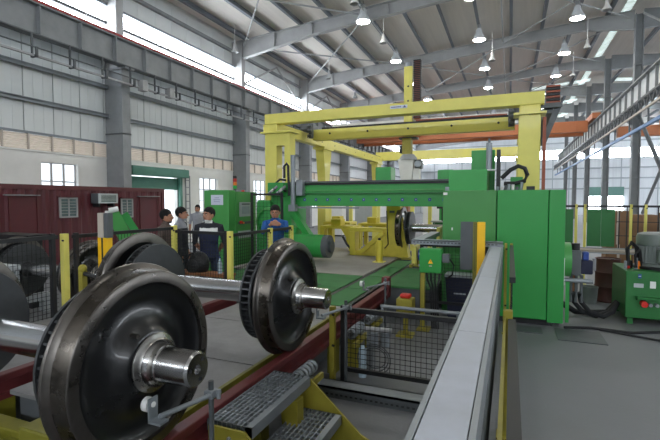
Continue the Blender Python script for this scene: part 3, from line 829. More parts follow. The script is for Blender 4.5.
B(-1.45, -1.36, 2.70, 2.80, 0.0, 0.43).build('support_post', 'yellow_worn_shaded', t)
B(-1.50, -1.30, 2.65, 2.85, 0.0, 0.03).build('support_foot', 'yellow_worn_shaded', t)

# ---------------- wheel lifter under the nearest wheelset, bottom left
t = thing('wheel_lifter', (-2.6, 1.2, 0), 'olive-yellow lifting frame with black cylinders under nearest wheelset', 'lifter')
B(-3.4, -1.9, 0.93, 1.05, 0.10, 0.34).build('front_beam', 'olive', t, bev=0.01)
B(-3.4, -1.9, 1.75, 1.87, 0.10, 0.38).build('rear_beam', 'olive', t, bev=0.01)
for x in (-3.35, -2.95, -2.3): B(x, x+0.14, 1.05, 1.75, 0.1, 0.34).build('cross_beam', 'olive', t)
B(-2.45, -2.2, 1.5, 1.72, 0.3, 0.62).build('lift_block', 'olive', t, bev=0.01)
MB().cyl((-3.3, 1.32, 0.42), (-1.95, 1.32, 0.42), 0.06, 14).build('cylinder', 'black', t)
for k in range(5):
    x = -3.15 + k*0.27
    MB().lathe([(0.06, 0), (0.10, 0.02), (0.105, 0.14), (0.06, 0.17)], (x, 1.32, 0.42), 'X', 14).build('roller', 'rubber' if k % 2 else 'steel_dark', t)
for x in (-3.3, -2.0): B(x-0.05, x+0.05, 0.95, 1.85, 0.0, 0.10).build('foot', 'olive', t)

# ---------------- fences
def fence(label, pts, z0, z1, posts, cell=0.05, wire=0.0045, rail=0.045, pw=0.07, pz=None, side_frames=True, group='black mesh safety fences', mesh=True):
    cx = sum(p[0] for p in pts)/len(pts); cy = sum(p[1] for p in pts)/len(pts)
    t = thing('mesh_fence', (cx, cy, 0), label, 'fence', group)
    for (xa, ya), (xb, yb) in zip(pts[:-1], pts[1:]):
        MB().bar((xa, ya, z1-rail/2), (xb, yb, z1-rail/2), rail, rail).build('top_rail', 'black', t)
        MB().bar((xa, ya, z0+0.02), (xb, yb, z0+0.02), 0.04, 0.04).build('bottom_rail', 'black', t)
        if not mesh: continue
        L = math.hypot(xb-xa, yb-ya); mb = MB()
        n_ = int(L/cell)
        for k in range(1, n_):
            f = k/n_; mb.bar((xa+(xb-xa)*f, ya+(yb-ya)*f, z0+0.04), (xa+(xb-xa)*f, ya+(yb-ya)*f, z1-rail), wire, wire, caps=False)
        m_ = int((z1-z0-0.1)/cell)
        for k in range(1, m_): mb.bar((xa, ya, z0+0.04+k*cell), (xb, yb, z0+0.04+k*cell), wire, wire, caps=False)
        mb.build('wire_mesh', 'wire', t, kind='stuff')
    for (x, y, m) in posts:
        h = pz or z1 + 0.02
        w = pw if m != 'black' else 0.05
        p = B(x-w/2, x+w/2, y-w/2, y+w/2, 0, h).build('post', m, t, bev=0.006)
        if m != 'black':
            B(x-w, x+w, y-w, y+w, 0.0, 0.012).build('post_foot', m, p)
            for z in (0.4, h-0.08): MB().cyl((x+w/2, y-w/2-0.008, z), (x+w/2-0.02, y-w/2+0.0, z), 0.012, 8).build('post_bolt', 'black', p)
    return t
fence('black mesh fence with yellow posts along left side of wheelsets', [(-4.92, 0.9), (-4.92, 3.52)], 0.1, 1.44, [(-4.92, 1.2, 'yellow'), (-4.92, 3.46, 'black')])
fence('black mesh fence panel between yellow post and the group of men', [(-4.92, 3.72), (-4.92, 5.42)], 0.1, 1.43, [(-4.92, 3.61, 'yellow'), (-4.92, 3.76, 'black'), (-4.92, 5.46, 'yellow')])
fence('short black fence panel crossing in front of the man in polo shirt', [(-4.88, 5.46), (-3.79, 5.32)], 0.1, 1.38, [(-3.75, 5.30, 'yellow'), (-3.85, 5.34, 'black'), (-4.8, 5.45, 'black')])
fence('black fence panel that the man in blue leans on', [(-3.75, 5.36), (-3.75, 7.2)], 0.1, 1.36, [(-3.75, 6.45, 'yellow'), (-3.75, 7.22, 'yellow')])
fence('low black mesh fence in front of the steps with yellow post', [(-1.56, 4.10), (-0.30, 4.10)], 0.12, 0.77, [(-1.625, 4.02, 'yellow_worn_shaded'), (-1.54, 4.10, 'black')], cell=0.05, pw=0.055)
fence('tall dark mesh fence frame behind the man in blue', [(-5.33, 8.42), (-4.62, 8.42)], 0.15, 2.0, [(-5.36, 8.42, 'black'), (-4.6, 8.42, 'black')], cell=0.08, pw=0.08)
hr_ = fence('padded black handrail fence with mesh on yellow posts, right of grey trunking', [(0.03, 0.5), (0.03, 3.55)], 0.1, 0.95, [(0.0, 3.62, 'yellow_worn_shaded')], rail=0.055, pz=1.0, mesh=False)
B(0.02, 0.04, 0.52, 3.53, 0.14, 0.9).build('screen_panel', 'black', hr_)
B(-0.03, -0.012, 0.5, 3.58, 0.87, 0.95).build('edge_strip', 'yellow_worn_shaded', hr_)
fence('mesh fence edge-on between yellow posts before the green enclosure', [(0.03, 3.72), (0.03, 6.4)], 0.1, 1.24, [(0.03, 6.45, 'yellow_worn_shaded'), (-0.04, 6.45, 'yellow_worn_shaded')], cell=0.05, pw=0.035)
fence('mesh fence hanging below the cable tray before green cabinet', [(-1.2, 6.62), (-0.3, 6.62)], 0.3, 1.2, [(-1.22, 6.62, 'black'), (-0.3, 6.62, 'black')], cell=0.05)
# right rear fence
t = fence('rear safety fence with yellow posts on the right behind hydraulic unit', [(0.8, 11.0), (4.6, 11.0)], 0.78, 1.74, [(1.36, 11.0, 'yellow'), (1.53, 11.0, 'yellow'), (2.38, 11.0, 'yellow'), (2.64, 11.0, 'yellow'), (3.6, 11.0, 'yellow')], mesh=False, pw=0.05)
for x in (2.16, 2.30, 2.5, 2.85, 3.2): B(x, x+0.02, 10.99, 11.01, 0.8, 1.7).build('mesh_bar', 'black', t)
for z in (1.08, 1.38): B(2.12, 4.5, 10.99, 11.01, z, z+0.015).build('mesh_bar', 'black', t)
B(1.58, 1.84, 11.03, 11.05, 0.84, 1.65).build('green_panel', 'green_dark', t)
B(1.845, 2.10, 11.03, 11.05, 0.84, 1.65).build('green_panel', 'green_dark', t)
B(0.9, 1.31, 11.03, 11.05, 0.84, 1.65).build('green_panel', 'green_dark', t)
B(0.9, 4.5, 10.9, 11.0, 0.70, 0.82).build('cable_channel', 'galv', t)

# ---------------- floor cable tray by the low fence
t = thing('cable_tray', (-1.4, 3.9, 0), 'grey perforated cable tray lying on floor before the low fence', 'cable tray')
B(-1.88, -0.3, 3.72, 3.74, 0.0, 0.10).build('side', 'galv_dark', t)
B(-1.88, -0.3, 3.88, 3.9, 0.0, 0.10).build('side', 'galv_dark', t)
B(-1.88, -0.3, 3.72, 3.9, 0.085, 0.10).build('lid', 'galv', t)
for k in range(32): B(-1.86+k*0.048, -1.835+k*0.048, 3.715, 3.72, 0.03, 0.045).build('slot', 'black', t)
# ---------------- tray at waist height turning in front of the green enclosure
t = thing('cable_tray', (-0.8, 6.6, 1.2), 'light grey perforated cable tray crossing before the green enclosure', 'cable tray')
B(-1.36, -0.08, 6.52, 6.53, 1.19, 1.26).build('side', 'galv', t)
B(-1.36, -0.08, 6.52, 6.68, 1.245, 1.26).build('lid', 'galv_lid', t)
B(-1.36, -1.2, 6.68, 8.3, 1.19, 1.26).build('branch', 'galv', t)
for k in range(24): B(-1.33+k*0.05, -1.30+k*0.05, 6.515, 6.52, 1.215, 1.235).build('slot', 'galv_dark', t)
# ---------------- long trunking beside the camera
t = thing('cable_trunking', (-0.17, 3.7, 0), 'long grey steel cable trunking running from foreground to green enclosure', 'cable trunking')
ys = [0.35, 0.95, 2.25, 3.93, 5.3, 6.78]
for a, b in zip(ys[:-1], ys[1:]): B(-0.232, -0.098, a+0.002, b-0.002, 1.185, 1.197).build('lid', 'galv_lid', t)
B(-0.255, -0.236, 0.35, 6.8, 1.06, 1.2).build('side', 'galv', t)
B(-0.094, -0.075, 0.35, 6.8, 1.06, 1.2).build('side', 'galv', t)
B(-0.25, -0.08, 0.35, 6.8, 1.05, 1.065).build('bottom', 'galv_dark', t)
B(-0.12, -0.075, 0.35, 6.5, 0.72, 1.05).build('skirt', 'galv_dark', t)
for y in (1.6, 3.3, 5.2, 6.6): B(-0.2, -0.13, y, y+0.06, 0, 1.05).build('leg', 'olive', t)
for k, y in enumerate((2.6, 3.05)): 
    pass
t = thing('wooden_blocks', (-0.08, 2.6, 0), 'yellowish wooden wedge blocks on floor under the trunking', 'block')
B(-0.12, 0.0, 2.75, 2.95, 0.0, 0.12).build('block', 'yellow_worn_shaded', t, bev=0.01)
B(-0.12, 0.0, 2.98, 3.1, 0.0, 0.2).build('block', 'olive', t, bev=0.01)

# ---------------- light curtain columns
def light_curtain(x0, y, z1, zs, w, label):
    t = thing('light_curtain', (x0+w, y, 0), label, 'light curtain', 'grey and yellow light-curtain posts')
    g_ = B(x0, x0+w, y, y+0.03, zs, z1).build('guard_plate', 'galv_dark', t)
    mb = MB(); nx = max(3, int(w/0.022)); nz = int((z1-zs)/0.03)
    for i in range(nx):
        for j in range(nz): mb.box(x0+w*(i+0.5)/nx-0.006, x0+w*(i+0.5)/nx+0.006, y-0.002, y, zs+(z1-zs)*(j+0.5)/nz-0.008, zs+(z1-zs)*(j+0.5)/nz+0.008)
    mb.build('perforation', 'steel_dark', g_, kind='stuff')
    B(x0+w+0.002, x0+w+0.05, y-0.01, y+0.05, 0.0, z1).build('dark_post', 'olive', t)
    B(x0+w+0.055, x0+w+0.16, y-0.02, y+0.06, 0.0, z1).build('yellow_post', 'yellow_sign', t, bev=0.008)
    mb = MB()
    for j in range(nz): mb.box(x0+w+0.02, x0+w+0.032, y-0.012, y-0.01, zs+j*0.03, zs+j*0.03+0.012)
    mb.build('beam_eye', 'black', t, kind='stuff')
    return t
light_curtain(-0.63, 6.32, 1.55, 0.88, 0.165, 'yellow light-curtain post with grey perforated guard beside trunking')
t = thing('light_curtain', (-4.7, 4.0, 0), 'beige light-curtain box on yellow and black post behind wheels', 'light curtain', 'grey and yellow light-curtain posts')
B(-4.78, -4.68, 3.95, 4.03, 1.38, 1.69).build('sensor_box', 'louver_frame', t, bev=0.006)
B(-4.675, -4.60, 3.95, 4.03, 1.38, 1.69).build('side_box', 'steel_dark', t, bev=0.006)
B(-4.78, -4.72, 3.95, 4.03, 0.5, 1.38).build('yellow_post', 'yellow_sign', t)
B(-4.72, -4.69, 3.95, 4.03, 0.5, 1.38).build('dark_post', 'black', t)
B(-4.69, -4.62, 3.95, 4.03, 0.5, 1.38).build('yellow_post', 'yellow_sign', t)
t = thing('yellow_stanchion', (-4.5, 3.2, 0.5), 'short yellow stanchion with black knob between wheels on left', 'stanchion')
B(-4.36, -4.30, 3.35, 3.41, 0.5, 1.08).build('post', 'yellow_worn_shaded', t)
MB().ball((-4.33, 3.38, 1.1), 0.045, 0.045, 0.045, 12).build('knob', 'yellow_worn_shaded', t)
MB().cyl((-4.33, 3.38, 1.05), (-4.02, 3.38, 1.0), 0.025, 8).build('lever', 'black', t)

# ================================================================== GREEN ENCLOSURE
t = thing('machine_enclosure', (-0.1, 7.8, 0), 'large bright green sheet-metal machine enclosure right of portal', 'enclosure')
B(-0.98, -0.185, 7.06, 8.6, 0.10, 2.0).build('door_panel', 'green_box_light', t, bev=0.01)
B(-0.175, 0.515, 7.02, 8.6, 0.10, 2.0).build('front_panel', 'green_box', t, bev=0.01)
B(0.525, 0.74, 7.06, 8.6, 0.06, 2.0).build('side_panel', 'green_box', t, bev=0.01)
B(-0.9, 0.6, 7.12, 8.5, 0.0, 0.10).build('plinth', 'black', t)
B(-0.95, -0.35, 7.5, 8.3, 2.0, 2.35).build('roof_box', 'green', t, bev=0.008)
B(-0.66, -0.26, 8.35, 8.55, 2.0, 2.75).build('upright_cover', 'green', t, bev=0.008)
MB().cyl((-0.34, 7.95, 2.35), (-0.34, 7.95, 2.82), 0.05, 16).build('slide_cylinder', 'galv', t)
MB().cyl((-0.34, 7.95, 2.82), (-0.34, 7.95, 2.9), 0.02, 10).build('cylinder_rod', 'galv_dark', t)
B(-0.44, -0.24, 7.85, 8.05, 2.35, 2.37).build('cylinder_flange', 'white', t)
B(0.0, 0.2, 8.2, 8.5, 2.0, 2.25).build('rear_box', 'green', t, bev=0.01)
B(-0.22, -0.16, 7.9, 8.3, 2.0, 2.7).build('cable_chain', 'black', t)
mb = MB(); mb.tube([(-0.14, 8.0, 2.22), (0.0, 8.0, 2.36), (0.12, 8.0, 2.42), (0.22, 8.0, 2.38), (0.26, 8.0, 2.27), (0.22, 8.0, 2.17), (0.08, 8.0, 2.13), (-0.1, 8.0, 2.13)], 0.035, 10).build('energy_chain', 'black', t)
for k in range(7):
    a = random.random()
    MB().cyl((-0.2+k*0.06, 7.7+0.2*a, 2.0), (-0.2+k*0.06+0.04*a, 7.7+0.2*a, 2.06+0.1*random.random()), 0.025, 10).build('fitting', ['galv', 'gripper', 'steel_dark'][k % 3], t)
B(0.24, 0.36, 7.6, 7.7, 2.0, 2.07).build('connector', 'black', t)
B(-0.97, -0.91, 7.045, 7.06, 1.93, 1.97).build('sticker', 'white', t)
B(-0.84, -0.82, 7.045, 7.06, 1.38, 1.42).build('door_latch', 'white', t)
B(-0.95, -0.9, 7.1, 7.2, 2.0, 2.06).build('bracket', 'galv', t)
MB().cyl((0.74, 7.5, 0.95), (0.86, 7.5, 0.95), 0.26, 24).build('round_flange', 'green_light', t)
B(0.74, 0.76, 7.2, 7.3, 0.6, 1.0).build('white_duct', 'white', t)
# valve block and pipe
t = thing('valve_block', (1.05, 7.6, 0), 'dark hydraulic valve block with blue coils right of enclosure', 'valve block')
B(0.87, 1.0, 7.42, 7.6, 0.72, 1.1).build('manifold', 'steel_dark', t, bev=0.01)
B(1.0, 1.16, 7.45, 7.58, 0.74, 0.95).build('solenoid', 'navy', t, bev=0.02)
B(1.02, 1.10, 7.42, 7.55, 0.95, 1.08).build('solenoid', 'blue', t, bev=0.02)
MB().cyl((0.93, 7.5, 1.1), (0.93, 7.5, 1.2), 0.06, 12).build('pump_head', 'black', t)
MB().cyl((1.18, 7.5, 0.8), (1.18, 7.5, 0.98), 0.025, 8).build('handle', 'steel_grey', t)
MB().cyl((0.76, 7.45, 0.64), (1.16, 7.45, 0.64), 0.035, 14).build('grey_pipe', 'galv', t)
for k in range(3): MB().cyl((0.88+0.07*k, 7.5, 0.3), (0.88+0.07*k, 7.5, 0.72), 0.022, 8).build('pipe', 'steel_dark', t)
B(0.8, 0.85, 7.4, 7.44, 0.0, 0.62).build('stand_leg', 'green', t)
for i, dx in enumerate((0.0, 0.1)):
    o = MB().tube([(0.9+dx, 7.5, 0.45), (0.93+dx, 7.55, 0.3), (1.05+dx, 7.6, 0.15), (1.25+dx, 7.7, 0.07), (1.45+dx*0.5, 7.85, 0.12), (1.58, 7.95, 0.25)], 0.035, 10).build('hydraulic_hose', 'rubber')
    tag(o, ['thick black hydraulic hose sagging from valve block, left one', 'thick black hydraulic hose sagging from valve block, right one'][i], 'hose', 'hydraulic hoses')
o = MB().tube([(0.78, 7.9, 0.2), (1.0, 7.95, 0.06), (1.2, 8.0, 0.05), (1.45, 8.0, 0.08), (1.6, 8.05, 0.25)], 0.045, 10).build('hydraulic_hose', 'rubber'); tag(o, 'thick black hose lying on floor behind the sagging hoses', 'hose', 'hydraulic hoses')
o = MB().tube([(0.75, 7.0, 0.03), (1.1, 7.15, 0.02), (1.6, 7.1, 0.02), (2.0, 7.3, 0.02), (2.15, 7.5, 0.05), (2.2, 7.62, 0.2)], 0.018, 8).build('floor_cable', 'rubber'); tag(o, 'thin dark cable lying across floor before hydraulic unit', 'cable')
o = MB().tube([(1.2, 7.1, 0.02), (1.8, 6.85, 0.02), (2.6, 6.7, 0.02), (3.6, 6.9, 0.02)], 0.014, 8).build('floor_cable', 'rubber'); tag(o, 'thin dark cable running along floor to the right edge', 'cable')
# hydraulic power unit
t = thing('hydraulic_unit', (2.2, 8.1, 0), 'green hydraulic power unit with grey motor at right edge', 'hydraulic unit')
B(1.62, 2.9, 7.66, 8.6, 0.10, 0.80).build('tank', 'green_tank', t, bev=0.012)
for x in (1.66, 2.78):
    for y in (7.7, 8.5): B(x, x+0.07, y, y+0.07, 0, 0.1).build('foot', 'green_dark', t)
m_ = MB().lathe([(0.0, 1.35), (0.26, 1.35), (0.31, 1.33), (0.325, 1.28), (0.325, 1.17), (0.30, 1.16)], (2.16, 8.1, 0), 'Z', 32).build('motor_cowl', 'grey_motor', t)
MB().lathe([(0.30, 1.17), (0.30, 0.90), (0.33, 0.89), (0.33, 0.83), (0.2, 0.80)], (2.16, 8.1, 0), 'Z', 32).build('motor_body', 'grey_motor', t)
mb = MB()
for k in range(36):
    a = 2*math.pi*k/36; mb.bar((2.16+0.31*math.cos(a), 8.1+0.31*math.sin(a), 0.9), (2.16+0.31*math.cos(a), 8.1+0.31*math.sin(a), 1.16), 0.03, 0.006)
mb.build('cooling_fin', 'grey_motor', t, kind='stuff')
MB().lathe([(0.34, 0.80), (0.36, 0.81), (0.36, 0.84), (0.33, 0.85)], (2.16, 8.1, 0), 'Z', 32).build('motor_flange', 'black', t)
B(2.02, 2.3, 7.66, 7.82, 0.93, 1.12).build('terminal_box', 'grey_motor', t, bev=0.015)
B(1.72, 1.84, 7.652, 7.66, 0.56, 0.62).build('rating_plate', 'panel_grey', t)
B(1.92, 1.99, 7.652, 7.66, 0.56, 0.66).build('label_sticker', 'white', t)
lb_ = B(1.77, 1.81, 7.652, 7.66, 0.70, 0.76).build('warning_label', 'blue_mark', t)
B(1.775, 1.805, 7.650, 7.652, 0.726, 0.734).build('label_mark', 'white', lb_)
B(1.75, 2.05, 7.56, 7.66, 0.40, 0.43).build('shelf', 'green_dark', t)
MB().cyl((1.84, 7.56, 0.33), (1.84, 7.66, 0.33), 0.045, 14).build('drain_valve', 'red', t)
for x in (1.92, 2.0): MB().cyl((x, 7.58, 0.32), (x, 7.66, 0.32), 0.025, 10).build('fitting', 'galv', t)
for k in range(5):
    x = 1.66 + 0.045*k; MB().cyl((x, 7.9+0.05*(k % 3), 0.8), (x, 7.9+0.05*(k % 3), 0.92+0.05*(k % 2)), 0.022, 8).build('gauge_stem', ['galv', 'red', 'black', 'galv', 'amber'][k], t)
mb = MB(); mb.tube([(1.70, 7.9, 0.85), (1.68, 7.92, 1.1), (1.74, 7.95, 1.2), (1.82, 8.0, 1.12), (1.84, 8.0, 0.85)], 0.03, 10).build('hose_loop', 'rubber', t)
mb = MB(); mb.tube([(1.78, 7.85, 0.83), (1.77, 7.86, 1.02), (1.83, 7.9, 1.1), (1.88, 7.95, 0.85)], 0.02, 8).build('hose_loop', 'rubber', t)
# barrel, bucket, bench, boxes behind
t = thing('oil_drum', (1.68, 9.3, 0), 'rusty dark brown steel drum under the wooden plank', 'drum')
MB().lathe([(0, 0), (0.2, 0), (0.21, 0.02), (0.2, 0.05), (0.2, 0.26), (0.212, 0.28), (0.2, 0.3), (0.2, 0.52), (0.212, 0.54), (0.2, 0.56), (0.2, 0.76), (0.21, 0.79), (0.19, 0.79), (0.19, 0.775), (0, 0.775)], (1.68, 9.3, 0), 'Z', 28).build('shell', 'drum_brown', t)
MB().cyl((1.74, 9.24, 0.775), (1.74, 9.24, 0.79), 0.03, 10).build('bung', 'steel_dark', t)
o = MB().lathe([(0, 0), (0.11, 0), (0.13, 0.28), (0.135, 0.30), (0.125, 0.30), (0.10, 0.02), (0, 0.02)], (1.36, 9.0, 0), 'Z', 20).build('bucket', 'grey_motor'); tag(o, 'small grey bucket standing beside the brown drum', 'bucket')
t = thing('wooden_bench', (1.6, 9.9, 0), 'pale wooden plank bench behind the drum', 'bench')
B(1.15, 2.4, 9.75, 10.1, 0.84, 0.88).build('plank', 'plank', t)
for x in (1.2, 2.3): B(x, x+0.06, 9.8, 10.05, 0, 0.84).build('leg', 'wood', t)
cb = [(2.35, 13.3, 0.0, 0.55, 0.7, 'low cardboard carton at left of the stack behind rear fence'), (2.35, 13.3, 0.7, 0.5, 0.55, 'cardboard carton in the middle of the left stack behind rear fence'), (2.37, 13.3, 1.25, 0.48, 0.32, 'topmost cardboard carton of the left stack behind rear fence'),
      (2.95, 13.4, 0.0, 0.6, 0.75, 'bottom cardboard carton of the middle stack behind rear fence'), (2.95, 13.4, 0.75, 0.55, 0.72, 'tall upper cardboard carton of the middle stack behind rear fence'), (3.62, 13.4, 0.0, 0.7, 1.1, 'large cardboard carton at bottom right behind rear fence'), (3.62, 13.4, 1.1, 0.6, 0.42, 'cardboard carton on top of the large right one behind rear fence')]
for x, y, z, w_, h, lb_ in cb:
    t = thing('cardboard_box', (x+w_/2, y+0.3, z), lb_, 'box', 'cardboard boxes behind the rear fence')
    B(x, x+w_, y, y+0.6, z, z+h).build('carton', 'cardboard', t, bev=0.006)
    B(x+w_/2-0.03, x+w_/2+0.03, y-0.002, y, z, z+h).build('tape', 'louver_frame', t)
t = thing('grey_cabinet', (3.2, 10.2, 0), 'pale grey cabinet partly hidden behind the motor at right edge', 'cabinet')
B(2.75, 3.5, 10.0, 10.5, 0.05, 1.5).build('body', 'galv', t, bev=0.01)
B(2.78, 3.11, 9.985, 10.0, 0.1, 1.46).build('door', 'galv', t); B(3.13, 3.47, 9.985, 10.0, 0.1, 1.46).build('door', 'galv', t)
B(2.75, 3.5, 10.05, 10.45, 0, 0.05).build('plinth', 'steel_dark', t)

# ---------------- green junction box on post, navy bin
t = thing('junction_box', (-1.0, 6.15, 0), 'small green electric junction box with warning triangle on yellow post', 'junction box')
B(-1.17, -0.86, 6.15, 6.32, 0.83, 1.17).build('housing', 'green', t, bev=0.012)
B(-1.155, -0.875, 6.14, 6.15, 0.85, 1.15).build('door', 'green', t)
tr_ = MB().prism([(-1.045, 0.965), (-0.975, 0.965), (-1.01, 1.03)], 6.133, 6.14, 'XZ').build('warning_triangle', 'yellow_sign', t)
MB().prism([(-1.02, 0.975), (-1.005, 0.995), (-1.012, 0.997), (-1.0, 1.015), (-1.008, 1.0), (-1.0, 0.997)], 6.131, 6.133, 'XZ').build('bolt_mark', 'black', tr_)
B(-1.03, -0.99, 6.135, 6.14, 0.925, 0.94).build('rating_label', 'louver_frame', t)
for z in (0.92, 1.08): B(-1.175, -1.16, 6.13, 6.15, z, z+0.03).build('hinge', 'galv', t)
B(-1.16, -1.10, 6.2, 6.26, 0.0, 0.83).build('post', 'yellow_worn_shaded', t)
B(-1.2, -1.02, 6.1, 6.36, 0.0, 0.02).build('post_foot', 'yellow_worn_shaded', t)
B(-0.86, -0.76, 6.17, 6.3, 0.98, 1.10).build('plug_socket', 'steel_dark', t, bev=0.01)
for k in range(4): MB().tube([(-1.08+k*0.06, 6.24, 0.83), (-1.07+k*0.055, 6.24, 0.72), (-1.02+k*0.03, 6.25, 0.6), (-1.0+k*0.03, 6.26, 0.02)], 0.014, 6).build('cable', 'rubber', t)
mb = MB(); mb.tube([(-0.76, 6.23, 1.03), (-0.70, 6.2, 0.95), (-0.72, 6.2, 0.82), (-0.80, 6.24, 0.75)], 0.012, 6).build('cable', 'rubber', t)
t = thing('waste_bin', (-0.68, 6.85, 0), 'navy blue bin with pale bag rim behind mesh fence', 'bin')
MB().prism([(-0.83, 0.06), (-0.53, 0.06), (-0.48, 0.70), (-0.88, 0.70)], 6.68, 6.98, 'XZ').build('body', 'navy', t)
B(-0.89, -0.47, 6.67, 6.99, 0.70, 0.74).build('rim', 'panel_grey', t, bev=0.01)
B(-0.75, -0.58, 6.672, 6.68, 0.45, 0.47).build('print', 'panel_grey', t)
for x in (-0.8, -0.56): MB().cyl((x, 6.7, 0.05), (x, 6.96, 0.05), 0.05, 12).build('wheel', 'black', t)
# yellow lower frame with blue motor, right of rails
t = thing('transfer_drive', (-1.6, 9.2, 0.3), 'yellow transfer drive with blue motor beside the track', 'drive unit')
B(-1.85, -1.1, 9.0, 9.12, 0.5, 0.62).build('beam', 'yellow_worn_shaded', t)
B(-1.85, -1.75, 8.9, 9.5, 0.5, 0.9).build('bracket', 'yellow', t, bev=0.01)
B(-1.35, -1.28, 8.9, 9.3, 0.5, 1.3).build('upright', 'yellow', t, bev=0.01)
MB().cyl((-1.72, 9.0, 0.72), (-1.36, 9.0, 0.72), 0.12, 18).build('motor', 'blue', t)
for k in range(5): B(-1.80, -1.15, 8.75+k*0.5, 8.83+k*0.5, 0.505, 0.54).build('cross_bar', 'yellow_worn_shaded', t)
for x in (-1.84, -1.15): B(x, x+0.05, 8.65, 11.3, 0.50, 0.56).build('side_rail', 'yellow_worn_shaded', t)

# ================================================================== GREEN PORTAL MACHINE
t = thing('portal_machine', (-3.0, 9.2, 0.5), 'green portal machine beam with blue markers spanning the track', 'machine')
bm_ = B(-4.70, -0.95, 8.95, 9.45, 1.72, 2.24).build('beam', 'green', t, bev=0.01)
B(-4.70, -0.95, 8.90, 8.95, 1.98, 2.01).build('guide_strip', 'green_dark', bm_)
B(-4.70, -0.95, 8.90, 8.95, 2.19, 2.23).build('guide_strip', 'black', bm_)
B(-4.70, -0.95, 8.92, 8.95, 2.05, 2.08).build('guide_strip', 'green_light', bm_)
B(-4.70, -0.95, 8.92, 9.48, 2.24, 2.27).build('top_rail', 'steel_dark', bm_)
B(-4.55, -3.0, 8.93, 8.97, 1.665, 1.70).build('linear_rail', 'galv', bm_)
for k in range(13):
    x = -4.58 + k*0.28
    s_ = B(x-0.028, x+0.028, 8.938, 8.95, 1.83, 1.89).build('blue_marker', 'blue_mark', t)
    B(x-0.006, x+0.010, 8.935, 8.938, 1.85, 1.875).build('marker_print', 'panel_grey', s_)
B(-5.15, -4.62, 8.9, 9.7, 0.5, 2.25).build('left_support', 'green', t, bev=0.015)
B(-1.0, -0.5, 9.0, 9.7, 0.0, 2.2).build('right_support', 'green', t, bev=0.015)
MB().bar((-4.66, 8.86, 1.75), (-4.12, 8.8, 1.05), 0.16, 0.14).build('diagonal_arm', 'green', t)
B(-4.75, -4.35, 8.55, 8.95, 0.9, 1.25).build('gear_housing', 'green', t, bev=0.03)
MB().cyl((-4.7, 8.6, 0.86), (-3.66, 8.6, 0.86), 0.25, 28).build('spindle_motor', 'green', t)
MB().cyl((-3.66, 8.6, 0.86), (-3.54, 8.6, 0.86), 0.245, 28).build('chuck', 'steel_dark', t)
MB().cyl((-3.54, 8.6, 0.86), (-3.48, 8.6, 0.86), 0.13, 20).build('chuck_nose', 'galv_dark', t)
B(-4.7, -4.3, 8.5, 8.8, 0.5, 0.66).build('motor_foot', 'green_dark', t)
B(-2.66, -2.32, 9.0, 9.4, 2.25, 2.55).build('top_box', 'green', t, bev=0.02)
B(-1.45, -1.12, 9.6, 9.8, 2.25, 2.5).build('top_box', 'green', t, bev=0.02)
# vertical cylinder slide at left end
MB().cyl((-4.52, 8.8, 1.62), (-4.52, 8.8, 2.86), 0.055, 16).build('slide_cylinder', 'galv', t)
B(-4.60, -4.44, 8.72, 8.86, 1.6, 1.75).build('cylinder_foot', 'galv', t)
B(-4.44, -4.28, 8.78, 8.95, 1.95, 2.3).build('carriage_plate', 'galv', t, bev=0.01)
MB().tube([(-4.64, 8.84, 1.95), (-4.66, 8.84, 2.5), (-4.66, 8.84, 2.62), (-4.7, 8.84, 2.68), (-4.76, 8.84, 2.62), (-4.76, 8.84, 2.35)], 0.03, 8).build('energy_chain', 'black', t)
MB().tube([(-4.70, 8.8, 2.3), (-4.85, 8.8, 2.32), (-4.95, 8.8, 2.25), (-4.95, 8.8, 2.13), (-4.85, 8.8, 2.06), (-4.68, 8.8, 2.06)], 0.025, 8).build('cable_loop', 'black', t)
B(-5.15, -4.75, 8.75, 9.0, 1.95, 2.25).build('bracket_plate', 'green', t, bev=0.01)
for k in range(6): MB().cyl((-5.08+k*0.07, 8.68, 2.0+0.05*(k % 3)), (-5.04+k*0.07, 8.75, 2.06+0.05*(k % 3)), 0.03, 10).build('fitting', ['galv', 'gripper', 'steel_grey'][k % 3], t)
MB().lathe([(0.28, 0), (0.33, 0.02), (0.35, 0.12), (0.33, 0.24), (0.28, 0.26)], (-5.15, 8.75, 1.35), 'Y', 28).build('round_cover', 'green_light', t)
B(-5.5, -5.1, 8.8, 9.6, 0.5, 1.85).build('side_housing', 'green', t, bev=0.06)

# green columns and a monitor desk behind the portal
for x, lb_ in ((-2.05, 'green upright post behind portal, left of the monitor'), (-1.62, 'green upright post behind portal, right of the monitor')):
    o = B(x-0.09, x+0.09, 14.6, 14.8, 0.0, 2.6).box(x-0.14, x+0.14, 14.55, 14.85, 0, 0.03).build('green_post', 'green', bev=0.01); tag(o, lb_, 'post', 'green posts behind the portal')
t = thing('monitor_desk', (-1.8, 13.2, 0.0), 'control desk with small lit monitor seen beneath portal beam', 'desk')
B(-2.1, -1.5, 13.1, 13.5, 0.0, 1.2).build('cabinet', 'green_dark', t, bev=0.01)
B(-2.0, -1.65, 13.15, 13.2, 1.6, 1.9).build('monitor', 'black', t, bev=0.01)
B(-1.96, -1.69, 13.14, 13.15, 1.66, 1.86).build('screen', 'screen', t)
B(-1.86, -1.79, 13.17, 13.22, 1.2, 1.6).build('stand', 'black', t)
B(-2.15, -1.45, 13.0, 13.5, 1.2, 1.24).build('worktop', 'panel_grey', t)

